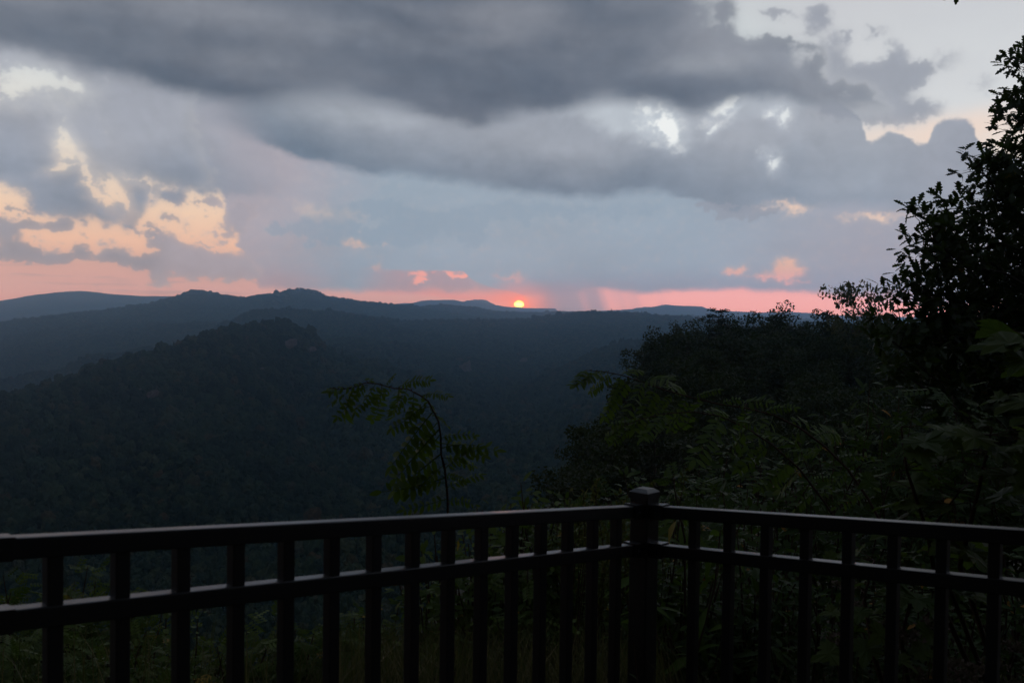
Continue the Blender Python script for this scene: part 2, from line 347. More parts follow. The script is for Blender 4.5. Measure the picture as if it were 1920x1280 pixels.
    rx = spline(H + bl * 8 + fy * 10, [(P(1700, 260)[1], PA(1690, 260)), (P(1700, 215)[1], PA(1690, 215)), (P(1650, 185)[1], PA(1660, 185)), (P(1600, 150)[1], PA(1590, 150)), (P(1550, 110)[1], PA(1555, 110)), (P(1470, 78)[1], PA(1500, 78)),
                               (P(1390, 64)[1], PA(1400, 64)), (P(1380, 30)[1], PA(1378, 30)), (P(1366, 0)[1], PA(1362, 0)), (P(1300, -100)[1], PA(1300, -100))])
    eR = rx - A - fx * 26 - fine * 16 - wx * 8 - bl * 10
    eR = eR + sstep(H, 800, 1300) * 4000 + sstep(A, 1300, 2200) * 4000 + np.where(A > 3500, 9000, 0)
    mD1 = sstep(eD1, -9, 22 + 22 * sstep(streak + wx, -0.3, 0.5)) * sstep(eR, -14, 22 + 50 * sstep(fx + fy, -0.3, 0.5))
    lump = fbm(A / 240 + wx * 0.5, H / 100 + wy * 0.5, 4, 0.42, 131)
    mD1 = mD1 * 0.6 + soften(mD1, 9) * 0.4
    v = band * 0.60 + streak * 0.12 + big * 0.25 + lump * 0.50
    cD1 = ramp3((v + 0.75) / 1.5, [(0.0, (0.108, 0.137, 0.184)), (0.35, (0.138, 0.165, 0.212)), (0.7, (0.205, 0.226, 0.270)), (1.0, (0.300, 0.318, 0.355))])
    dk = total(As, Hs, [(1180, 160, 330, 42, 3, .55), (760, 90, 280, 60, 12, .6), (430, 190, 120, 24, 12, .55), (60, 75, 260, 30, 12, .5), (900, 205, 160, 26, 4, .45), (560, 135, 120, 26, 10, 0.3), (250, 90, 160, 36, 12, .3)], 0.95)
    lt = total(As, Hs, [(1490, 112, 110, 44, 8, .75), (1620, 185, 90, 36, 8, .7), (1360, 20, 60, 60, 0, .5), (380, 14, 170, 26, 4, .65), (990, 40, 80, 34, 0, .5), (900, 15, 120, 16, 0, .4), (1330, 50, 90, 50, 0, .6), (1550, 150, 90, 40, 0, .6), (450, 110, 70, 18, 0, .3), (1650, 200, 60, 40, 0, .6), (30, 2, 60, 10, 0, 0.4), (560, 90, 60, 20, 0, .2), (1130, 60, 60, 20, 0, .3)], 0.95)
    cD1 = vmix(np.clip(dk, 0, 1) * 0.75, cD1, (0.112, 0.143, 0.192))
    cD1 = vmix(np.clip(lt, 0, 1) * 0.85, cD1, (0.275, 0.292, 0.335))
    out = vmix(mD1, out, cD1 * (1 + streak * 0.04 + fy * 0.07 + lump * 0.07 + bl * 0.045 + fine * 0.012)[..., None])
    # wisps in the clear patch on the upper right
    fW = total(Ar, Hr, [(1440, 20, 34, 7, 10, .7), (1480, 24, 40, 9, 0, .7), (1520, 40, 30, 16, -20, .7), (1550, 20, 16, 16, 0, .8), (1545, 60, 30, 24, 0, .6), (1585, 70, 8, 12, 0, .7), (1565, 95, 26, 26, 0, .7), (1632, 58, 9, 16, 20, .75), (1655, 55, 20, 6, 15, .6), (1672, 88, 18, 14, 30, .85), (1655, 130, 46, 26, 0, 1.0), (1650, 170, 70, 40, 0, 1.0), (1710, 145, 34, 16, -25, .9), (1735, 128, 18, 10, -20, .85),
                        (1790, 115, 26, 14, -30, .5), (1775, 100, 16, 14, 0, .4), (1690, 215, 50, 18, 0, .9), (1745, 205, 26, 14, 0, .65), (1850, 170, 22, 22, 0, .55), (1840, 145, 30, 7, 0, .4), (1570, 150, 40, 40, 0, .8), (1600, 200, 70, 30, 0, 1.0)], 0.7)
    mW = sstep(fW + fine * 0.45 + fx * 0.35 + bl * 0.15, 0.25, 1.15) * (1 - outside)
    mW = mW * 0.6 + soften(mW, 8) * 0.4
    out = vmix(mW * (1 - mD1) * 0.85, out, vmix(sstep(fW, .4, 1.2), (0.40, 0.412, 0.45), (0.290, 0.308, 0.362)) * (1 + dg * 0.06 + bl * 0.06)[..., None])
    # --- the sun, low and reddened, and its aureole
    du, dv = A - SUN_AZ * U, (H - SUN_EL * U)
    r = np.sqrt(du * du + (dv * 1.25) ** 2)
    out = vmix(sstep(r + fx * 3 + np.maximum(dv, 0) * 0.3, 90, 8) * 0.55, out, (1.0, 0.31, 0.26))
    out = vmix(sstep(r + fx * 2 + np.clip(-du, 0, 9) * .4, 25, 9) * 0.75, out, (1.25, 0.33, 0.22))
    disc = sstep(r + fx * 0.6, 10.5, 5.5) * sstep(dv + du * 0.35, -9, -3)
    out = vmix(disc, out, ramp3((dv + 8) / 16, [(0.0, (2.4, 0.95, 0.16)), (0.5, (3.4, 2.7, 0.70)), (1.0, (2.9, 1.9, 0.36))]))
    # all this is how the sky looks through the valley haze; behind the haze it is that much brighter
    e, a = np.maximum(H / U, 0.0), A / U
    path = np.minimum(HAZE_HALF / np.maximum(np.abs(np.sin(a)), np.abs(np.cos(a))), HAZE_TOP / np.maximum(np.sin(e), 1e-4))
    T = np.exp(-HAZE_DENSITY * path)[..., None]
    out = np.maximum((out - (1 - T) * np.array(HAZE_GLOW, np.float32)) / T, out * 0.5)
    return vmix(sstep(H, -40, -140), out, (0.05, 0.055, 0.06))          # under the horizon

def sky_image(name, a0, a1, h0, h1, nx, ny):
    a = np.linspace(a0, a1, nx, dtype=np.float32); h = np.linspace(h0, h1, ny, dtype=np.float32)
    A, H = np.meshgrid(a * FPX, h * FPX)
    px = np.ones((ny, nx, 4), np.float32); px[..., :3] = sky_colour(A, H)
    im = bpy.data.images.new(name, nx, ny, float_buffer=True, is_data=True)
    im.pixels.foreach_set(px.ravel()); im.pack()
    return im

def build_sky():
    w = bpy.data.worlds.new('World'); SC.world = w; w.use_nodes = True
    nt = w.node_tree; nt.nodes.clear(); g = G(nt)
    dx, dy, dz = g.sep(E(g, g.node('ShaderNodeTexCoord').outputs['Generated']))
    az, el = g.math('ARCTAN2', dx, dy), g.math('ARCSINE', dz)
    def layer(name, a0, a1, h0, h1, nx, ny):              # the same cover, finer towards the sunset
        t = g.node('ShaderNodeTexImage', extension='EXTEND', interpolation='Cubic')
        t.image = sky_image(name, a0, a1, h0, h1, nx, ny)
        g.put(t.inputs[0], g.xyz(g.lin(az, a0, a1, 0.5 / nx, 1 - 0.5 / nx), g.lin(el, h0, h1, 0.5 / ny, 1 - 0.5 / ny)))
        return E(g, t.outputs[0])
    whole = layer('cloud_cover_all_round', -math.pi, math.pi, -0.25, math.pi / 2, 960, 300)
    fine = layer('cloud_cover_west', -0.66, 0.66, -0.05, 0.42, 1400, 500)
    inside = g.ss(g.math('ABSOLUTE', az), 0.655, 0.60) * g.ss(el, 0.415, 0.37) * g.ss(el, -0.048, -0.03)
    cover = g.mix(inside, whole, fine)
    nish = g.node('ShaderNodeTexSky', sky_type='NISHITA', sun_disc=False)
    nish.sun_elevation, nish.sun_rotation, nish.altitude = SUN_EL, SUN_AZ, 900
    nish.dust_density = 4.0
    b1 = g.node('ShaderNodeBackground'); g.put(b1.inputs[0], cover); b1.inputs[1].default_value = 1.0
    b2 = g.node('ShaderNodeBackground'); nt.links.new(nish.outputs[0], b2.inputs[0]); b2.inputs[1].default_value = 0.002
    ad = g.node('ShaderNodeAddShader'); nt.links.new(b1.outputs[0], ad.inputs[0]); nt.links.new(b2.outputs[0], ad.inputs[1])
    o = g.node('ShaderNodeOutputWorld'); nt.links.new(ad.outputs[0], o.inputs[0])
    w.cycles.sampling_method = 'MANUAL'; w.cycles.sample_map_resolution = 1024
build_sky()

sun = bpy.data.lights.new('sun', 'SUN')
sun.energy, sun.angle, sun.color = 0.03, R(0.6), (1.0, 0.42, 0.25)
sun_o = bpy.data.objects.new('sun', sun); COL.objects.link(sun_o)
sun_o.rotation_euler = Vector((math.sin(SUN_AZ) * math.cos(SUN_EL), math.cos(SUN_AZ) * math.cos(SUN_EL), math.sin(SUN_EL))).to_track_quat('Z', 'Y').to_euler()

# ------------------------------------------------------------------ helpers for objects and materials
def put(name, data, parent=None, mat=None, label=None, cat=None, group=None, kind=None, loc=None):
    o = bpy.data.objects.new(name, data); COL.objects.link(o)
    if parent is not None: o.parent = parent
    if mat is not None and data is not None and not data.materials: data.materials.append(mat)
    if label: o['label'] = label
    if cat: o['category'] = cat
    if group: o['group'] = group
    if kind: o['kind'] = kind
    if loc is not None: o.location = loc
    return o

def mesh(name, V, F, smooth=False, mat=None):
    me = bpy.data.meshes.new(name); me.from_pydata([tuple(v) for v in V], [], [tuple(f) for f in F])
    if smooth: me.polygons.foreach_set('use_smooth', [True] * len(me.polygons))
    if mat: me.materials.append(mat)
    me.update(); return me

def fast_mesh(name, V, F, smooth=False, mat=None):
    """V n x 3, F m x k arrays (all faces the same size)"""
    V = np.asarray(V, np.float32); F = np.asarray(F, np.int32); k = F.shape[1]
    me = bpy.data.meshes.new(name); me.vertices.add(len(V)); me.vertices.foreach_set('co', V.ravel())
    me.loops.add(F.size); me.loops.foreach_set('vertex_index', F.ravel())
    me.polygons.add(len(F)); me.polygons.foreach_set('loop_start', np.arange(0, F.size, k, dtype=np.int32))
    if smooth: me.polygons.foreach_set('use_smooth', np.ones(len(F), bool))
    if mat: me.materials.append(mat)
    me.update(calc_edges=True); me.validate(); return me

def new_mat(name):
    m = bpy.data.materials.new(name); m.use_nodes = True; m.node_tree.nodes.clear()
    g = G(m.node_tree); o = g.node('ShaderNodeOutputMaterial'); return m, g, o

def principled(g, o, col, rough=0.8, bump=None, spec=0.5, metal=0.0, normal_strength=0.5, dist=0.02):
    p = g.node('ShaderNodeBsdfPrincipled')
    g.put(p.inputs['Base Color'], col); g.put(p.inputs['Roughness'], rough)
    p.inputs['Specular IOR Level'].default_value = spec; p.inputs['Metallic'].default_value = metal
    if bump is not None:
        b = g.node('ShaderNodeBump'); b.inputs['Strength'].default_value = normal_strength; b.inputs['Distance'].default_value = dist
        g.put(b.inputs['Height'], bump); g.nt.links.new(b.outputs[0], p.inputs['Normal'])
    g.nt.links.new(p.outputs[0], o.inputs[0]); return p

def objcoord(g): return E(g, g.node('ShaderNodeTexCoord').outputs['Object'])
def rnd(g): return E(g, g.node('ShaderNodeObjectInfo').outputs['Random'])
def colour_attr(g, name='tint'):
    n = g.node('ShaderNodeAttribute', attribute_type='GEOMETRY', attribute_name=name); return E(g, n.outputs['Fac'])

def foliage_mat(name, dark, light, yellow=None, rough=0.55, trans=0.25, hue_by='tint', spec=0.25):
    """leaf: a tint per leaf (vertex attribute) and per object; thin, lets some light through"""
    m, g, o = new_mat(name)
    t = colour_attr(g) if hue_by == 'tint' else rnd(g)
    r = rnd(g)
    c = g.mix(t, dark, light)
    c = g.mix(g.math('MULTIPLY', r, 0.35), c, tuple(0.6 * a + 0.4 * b for a, b in zip(dark, light)))
    if yellow: c = g.mix(g.ss(t, 0.965, 0.985), c, yellow)
    p = g.node('ShaderNodeBsdfPrincipled'); g.put(p.inputs['Base Color'], c); p.inputs['Roughness'].default_value = rough
    p.inputs['Specular IOR Level'].default_value = spec
    tr = g.node('ShaderNodeBsdfTranslucent'); g.put(tr.inputs[0], g.mix(0.5, c, (0.10, 0.16, 0.02)))
    mx = g.node('ShaderNodeMixShader'); mx.inputs[0].default_value = trans
    g.nt.links.new(p.outputs[0], mx.inputs[1]); g.nt.links.new(tr.outputs[0], mx.inputs[2]); g.nt.links.new(mx.outputs[0], o.inputs[0])
    return m

def bark_mat(name, a, b, scale=6.0):
    m, g, o = new_mat(name)
    n = g.noise(g.vmath('MULTIPLY', objcoord(g), (scale, scale, scale * 0.25)), 3.0, 5, 0.65)
    principled(g, o, g.mix(n, a, b), 0.9, n, 0.3, dist=0.02); return m

# ------------------------------------------------------------------ the lie of the land
def RP(L, drop=11.0):                                     # (pixel x, pixel y of the tree tops, depth) -> ground point
    out = []
    for x, y, d in L:
        p = at(x, y, d); out.append((p.x, p.y, p.z - min(drop, d * 0.006)))
    return out
def VP(L): return [(ray(x, 600).x * d, d, z) for x, d, z in L]
def near_by(L, s=0.75): return [(x * s, y * s, z * s) for x, y, z in L]
RIDGES = [
    near_by(RP([(-700, 900, 1150), (-500, 850, 1250), (-250, 800, 1350), (0, 749, 1500), (70, 737, 1550), (160, 714, 1630), (250, 678, 1720), (330, 643, 1820), (400, 614, 1920), (440, 605, 1990), (475, 601, 2040), (510, 600, 2080), (545, 603, 2120), (568, 612, 2150), (592, 632, 2180), (625, 668, 2180)])),
    RP([(400, 620, 2850), (440, 596, 2950), (480, 580, 3000), (540, 577, 3050), (610, 582, 3060), (680, 592, 3200), (760, 601, 3250), (830, 600, 3300), (900, 599, 3350), (960, 598, 3400), (1000, 596, 3380), (1050, 588, 3330), (1100, 583, 3300), (1160, 584, 3250), (1250, 591, 3200), (1400, 603, 3100), (1700, 612, 3000), (2300, 625, 2800), (3500, 640, 2600)]),
    RP([(-900, 720, 3300), (-400, 660, 3740), (-100, 625, 4180), (0, 608, 4290), (60, 596, 4400), (120, 589, 4455), (180, 583, 4565), (270, 570, 4730), (330, 556, 4785), (365, 542, 4840), (400, 549, 4840), (460, 557, 4840), (500, 552, 4840), (530, 543, 4840), (560, 540, 4840), (585, 541, 4862), (620, 556, 4895), (680, 565, 4950), (750, 571, 5060), (800, 579, 5170), (860, 592, 5280)]),
    RP([(700, 590, 5400), (770, 578, 5450), (800, 572, 5500), (830, 570, 5500), (880, 574, 5550), (930, 583, 5600), (1000, 585, 5700), (1060, 583, 5900), (1100, 586, 6000), (1200, 589, 6200), (1330, 592, 6400), (1500, 597, 6400), (1900, 604, 6400), (2600, 604, 6400)], 14),
    RP([(-900, 590, 9011), (-300, 578, 9011), (0, 561, 9011), (70, 549, 9175), (150, 543, 9257), (200, 548, 9421), (250, 552, 9667), (330, 553, 9994), (420, 561, 10240), (520, 576, 10650), (640, 590, 10650)], 15),
    RP([(-300, 605, 7430), (0, 594, 7430), (90, 584, 7430), (180, 577, 7517), (260, 577, 7603), (340, 590, 7776)], 15),
    RP([(600, 580, 10483), (700, 579, 10483), (770, 568, 10886), (800, 563, 10886), (850, 562, 10886), (880, 568, 10886), (905, 561, 11290), (930, 572, 11290), (960, 576, 11290), (1000, 579, 11693), (1030, 577, 13306), (1070, 565, 13709), (1100, 565, 13709), (1140, 570, 13306), (1200, 579, 13306), (1400, 591, 13306)], 0),
    RP([(1100, 584, 8835), (1200, 579, 9068), (1225, 575, 9300), (1247, 571, 9300), (1265, 573, 9300), (1295, 574, 9532), (1330, 581, 9765), (1420, 586, 9765), (1490, 585, 9998), (1530, 590, 10230), (1900, 600, 10230), (2600, 600, 10230)], 0),
    near_by(RP([(1180, 640, 2700), (1260, 670, 2100), (1400, 710, 1500), (1600, 760, 1000), (2000, 760, 700)])),
    [(120, 200, -26), (260, 330, -45), (500, 520, -60), (800, 700, -70)],
    [(4, 0, -1.6), (30, -40, 2), (40, -200, 25), (0, -800, 90), (-200, -3000, 160)], [(40, -200, 25), (600, -300, 60), (1500, 100, 60), (2500, 800, 20)], [(-20, -200, 20), (-600, -250, 30), (-1600, -100, 10)],
]
VALLEYS = [
    VP([(1010, 3020, -78), (985, 2500, -132), (955, 1950, -165), (890, 1500, -192), (800, 1240, -211), (690, 1050, -228), (500, 900, -240), (250, 765, -246), (0, 690, -249), (-400, 615, -254), (-1200, 450, -258), (-3000, 340, -262)]),
    VP([(955, 1950, -165), (800, 1850, -150), (680, 1850, -125), (600, 1950, -95), (520, 2050, -75)]),
    near_by(VP([(560, 1900, -205), (640, 1680, -262), (690, 1400, -302)])),
    near_by(VP([(250, 1400, -225), (330, 1180, -300), (380, 1100, -322)])),
    VP([(-900, 1700, -330), (-400, 2150, -325), (0, 2700, -305), (200, 2800, -235), (330, 2820, -155), (430, 2550, -98), (520, 2200, -80)]),
    VP([(-900, 1310, -262), (-400, 1460, -262), (0, 1600, -240), (200, 1720, -196), (340, 1850, -142), (440, 1960, -96), (520, 2200, -80)]),
    VP([(-900, 1500, -300), (-400, 1800, -296), (0, 2100, -276), (200, 2230, -218), (335, 2320, -150), (435, 2250, -97)]),
    VP([(-3000, 200, -255), (-1200, 260, -252), (0, 340, -246), (500, 440, -240), (760, 600, -230), (880, 800, -216), (920, 1090, -202), (930, 1430, -188)]),
    VP([(-900, 6000, -250), (200, 6000, -180), (500, 5700, -110), (560, 3900, -70), (700, 3700, -85), (900, 4200, -90), (1100, 4300, -95), (1500, 4300, -110), (2300, 4300, -120)]),
    VP([(-900, 6600, -220), (0, 6600, -170), (400, 6500, -140), (650, 6500, -140), (800, 6600, -130), (1000, 6700, -130), (1300, 7300, -140), (1900, 7300, -140)]),
    VP([(-900, 11300, -260), (0, 11300, -260), (500, 11000, -260), (700, 9000, -250), (1000, 8000, -240), (1400, 7800, -220), (2200, 7800, -220)]),
    VP([(-900, 12300, -380), (500, 12300, -380), (960, 12300, -380), (1500, 11000, -380), (2200, 11000, -380)]),
    VP([(1000, 9700, -260), (1150, 9900, -260), (1300, 10300, -300), (1700, 10500, -300)]),
    [(700, 350, -150), (900, 700, -190), (1200, 1500, -170)],
]

def seg_field(P, lines, power):
    """nearest distance to the lines, and their height blended by distance"""
    dmin = np.full(len(P), 1e12); sw = np.zeros(len(P)); sh = np.zeros(len(P))
    for L in lines:
        for a, b in zip(L[:-1], L[1:]):
            ax, ay, az_ = a; bx, by, bz = b
            ex, ey = bx - ax, by - ay
            t = np.clip(((P[:, 0] - ax) * ex + (P[:, 1] - ay) * ey) / (ex * ex + ey * ey), 0, 1)
            d2 = (P[:, 0] - ax - t * ex) ** 2 + (P[:, 1] - ay - t * ey) ** 2
            np.minimum(dmin, d2, out=dmin)
            w = (d2 + 300.0) ** (-power / 2) * math.hypot(ex, ey) ** 0.5
            sw += w; sh += w * (az_ + t * (bz - az_))
    return np.sqrt(dmin), sh / sw

def far_height(P):
    dr, hr = seg_field(P, RIDGES, 7.0)
    dv, hv = seg_field(P, VALLEYS, 4.0)
    D = np.hypot(P[:, 0], P[:, 1])
    dr = np.maximum(dr - 0.016 * np.maximum(D - 1500, 0), 0)      # far crests are broad
    t = dv / (dv + dr + 1e-6)
    wx, wy = P[:, 0] + 90 * perlin(P[:, 0] / 420, P[:, 1] / 420, 5), P[:, 1] + 90 * perlin(P[:, 0] / 420, P[:, 1] / 420, 6)
    rg = 0.0; amp = 1.0
    for k, sc in enumerate((620.0, 290.0, 130.0)):
        rg = rg + amp * (0.36 - 1.6 * np.abs(perlin(wx / sc, wy / sc, 15 + k))); amp *= 0.42
    env = 4 * t * (1 - t)
    relief = np.clip(hr - hv, 0, 320)
    bigger = np.clip(D / 9000, 1, 3)
    s = np.clip(t, 0, 1) ** 1.18
    z = hv + (hr - hv) * s + rg * env * relief * 0.30 * np.minimum(bigger, 1.6)
    z += env * 10 * fbm(P[:, 0] / 75, P[:, 1] / 75, 2, 0.5, 40) + 2.2 * fbm(P[:, 0] / 38, P[:, 1] / 38, 2, 0.5, 44)
    return z

# the wooded shoulder the lookout stands on: its brink, and the ground along it
BRINK = [(-400, -60), (-60, -6), (-12, 1.5), (-3, 3.2), (0.8, 5.0), (2.2, 9.0), (2.4, 24), (2.0, 44), (8, 75), (20, 120), (31, 168), (52, 205), (120, 260), (400, 420)]
def near_height(P):
    X, Y = P[:, 0], P[:, 1]
    top = np.interp(Y, [-60, -10, 0.0, 3, 6, 10, 18, 30, 50, 80, 120, 170, 230, 300, 420], [6, 0.2, -1.35, -1.85, -2.3, -3.2, -5.4, -9.5, -15.5, -18.5, -17.5, -14.5, -22, -40, -60])
    top = top + np.clip(X - 4, 0, 60) * np.interp(Y, [0, 12, 40, 80, 200], [0.06, 0.10, 0.16, 0.12, 0.02])
    sd = np.full(len(P), 1e9); side = np.zeros(len(P))
    for (ax, ay), (bx, by) in zip(BRINK[:-1], BRINK[1:]):
        ex, ey = bx - ax, by - ay
        t = np.clip(((X - ax) * ex + (Y - ay) * ey) / (ex * ex + ey * ey), 0, 1)
        d = np.hypot(X - ax - t * ex, Y - ay - t * ey)
        cr = ex * (Y - ay) - ey * (X - ax)                  # > 0: left of the brink, over the gorge
        m = d < sd; sd = np.where(m, d, sd); side = np.where(m, np.sign(cr), side)
    over = np.where(side > 0, sd, 0.0)
    drop = np.where(over < 3, over * 0.28, 0.84 + (over - 3) * 0.95)
    return top - np.minimum(drop, 240) + 0.12 * perlin(X / 1.7, Y / 1.7, 3) + np.clip(np.hypot(X, Y) / 60, 0, 1) * 0.8 * perlin(X / 11, Y / 11, 4)

def height(P):
    P = np.asarray(P, float).reshape(-1, 2)
    D = np.hypot(P[:, 0], P[:, 1])
    zf = far_height(P)
    zn = near_height(P)
    w = sstep(D, 230, 480)
    zz = np.maximum(zn, np.where(D < 700, np.minimum(zf, -225 + 0 * zf), -1e9))
    return zz * (1 - w) + np.where(w > 0, zf, 0) * w
def ground(x, y): return float(height([(x, y)])[0])

def build_land():
    view = np.radians(np.arange(-36.0, 36.001, 0.15))
    rest = np.radians(np.arange(40.0, 320.0 + 0.1, 5.0))
    ang = np.concatenate([view, rest]); na = len(ang)
    nr = 560
    rad = np.concatenate([[0.0], np.geomspace(1.2, 12600, nr - 1)])
    Rr, Aa = np.meshgrid(rad, ang)
    P = np.stack([Rr * np.sin(Aa), Rr * np.cos(Aa)], -1).reshape(-1, 2)
    Z = height(P).reshape(na, nr)
    V = np.concatenate([P, Z.reshape(-1, 1)], 1)
    i = np.arange(na)[:, None] * nr; j = np.arange(nr - 1)[None, :]
    i2 = (np.arange(na)[:, None] + 1) % na * nr
    F = np.stack([i + j, i + j + 1, i2 + j + 1, i2 + j], -1).reshape(-1, 4)
    m, g, o = new_mat('forest_floor')
    c = E(g, g.node('ShaderNodeNewGeometry').outputs['Position'])
    n = g.noise(c, 0.05, 6, 0.6); n2 = g.noise(c, 2.5, 5, 0.6)
    principled(g, o, g.mix(n2, g.mix(n, (0.018, 0.022, 0.012), (0.034, 0.036, 0.018)), (0.045, 0.034, 0.022)), 0.95, n2, 0.2, dist=0.15)
    me = fast_mesh('hills', V, F, True, m)
    put('hills', me, kind='structure')
    return view, rad, Z[:len(view)]
VIEW_A, VIEW_R, VIEW_Z = build_land()
# the highest angle any ground nearer than this ring reaches, per bearing: what hides what
_ang = np.where(VIEW_R[None, :] > 60, VIEW_Z / np.maximum(VIEW_R[None, :], 1), -9)
_HOR = np.maximum.accumulate(_ang, axis=1)

def ray_hit(x, y, d0=300.0):
    """where the line of sight through a pixel meets the hills"""
    r = ray(x, y); d = np.geomspace(d0, 12000, 4000)
    z = height(np.stack([r.x * d, d], 1)); k = np.argmax(z > r.z * d)
    return Vector((r.x * d[k], d[k], z[k]))

# ------------------------------------------------------------------ the forest on the hills: one mass, far off
def forest_points():
    rs = np.random.RandomState(7); pts = []
    r = 380.0
    while r < 7200:
        s = 5.6 + 2.4 * float(np.clip((r - 500) / 500, 0, 1)) if r < 2600 else 8.0 * (r / 2600) ** 0.55
        a0, a1 = -R(34), R(34)
        n = int((a1 - a0) * r / s)
        a = a0 + (np.arange(n) + rs.uniform(-0.42, 0.42, n) + 0.5 * rs.rand()) * (a1 - a0) / n
        rr = r + rs.uniform(-0.45, 0.45, n) * s
        pts.append(np.stack([a, rr, np.full(n, s)], 1)); r += s * 0.92
    p = np.concatenate(pts)
    ai = np.clip(((p[:, 0] - VIEW_A[0]) / (VIEW_A[1] - VIEW_A[0])).round().astype(int), 0, len(VIEW_A) - 1)
    ri = np.clip(np.searchsorted(VIEW_R, p[:, 1] - 30) - 1, 0, len(VIEW_R) - 1)
    P = np.stack([p[:, 1] * np.sin(p[:, 0]), p[:, 1] * np.cos(p[:, 0])], 1)
    # quick height from the sheet itself (bilinear), then the sight test
    fr = np.clip(np.searchsorted(VIEW_R, p[:, 1]) - 1, 0, len(VIEW_R) - 2)
    t = (p[:, 1] - VIEW_R[fr]) / (VIEW_R[fr + 1] - VIEW_R[fr])
    fa = np.clip((p[:, 0] - VIEW_A[0]) / (VIEW_A[1] - VIEW_A[0]), 0, len(VIEW_A) - 1.001); a_ = fa.astype(int); u = fa - a_
    zz = (VIEW_Z[a_, fr] * (1 - t) + VIEW_Z[a_, fr + 1] * t) * (1 - u) + (VIEW_Z[a_ + 1, fr] * (1 - t) + VIEW_Z[a_ + 1, fr + 1] * t) * u
    seen = (zz + 26) / p[:, 1] >= np.maximum(_HOR[ai, ri], -0.42)
    near = []                                              # unseen woods behind the lookout, added to block sky light on the railing
    for rr in (17, 21, 26, 32, 42, 55, 72, 95, 125, 165, 215):
        k = int(3.2 * rr / 6.0)
        a = R(98) + (np.arange(k) + rs.uniform(0.1, 0.9, k)) * R(164) / k
        near.append(np.stack([(rr + rs.uniform(-2, 2, k)) * np.sin(a), (rr + rs.uniform(-2, 2, k)) * np.cos(a)], 1))
    near = np.concatenate(near); zn = height(near) - 0.5
    Q = np.concatenate([np.stack([P[:, 0], P[:, 1], zz], 1)[seen], np.column_stack([near, zn])])
    return Q, np.concatenate([p[seen, 2], np.full(len(near), 8.0)])

def crown_variants():
    """rough small crowns, about one metre across, base at the origin"""
    rs = random.Random(5); out = []
    for k in range(6):
        bm = bmesh.new(); bmesh.ops.create_icosphere(bm, subdivisions=3, radius=0.5)
        off = Vector((k * 9.1, 3.3, 1.7))
        for v in bm.verts:
            n = v.co.normalized()
            f = 1.0 + 0.42 * mnoise.noise(n * 2.1 + off) + 0.34 * mnoise.noise(n * 4.7 + off) + 0.20 * mnoise.noise(n * 11.0 + off)
            v.co = n * 0.5 * f
            if k == 5:                                     # a conifer
                v.co.z *= 1.75; w = max(0.08, 0.75 - (v.co.z + 0.85) * 0.42); v.co.x *= w; v.co.y *= w; v.co.z += 0.75
            else:
                v.co.z = v.co.z * (1.0 + 0.12 * k) + 0.42
        me = bpy.data.meshes.new('crown'); bm.to_mesh(me); bm.free(); out.append(me)
    return out

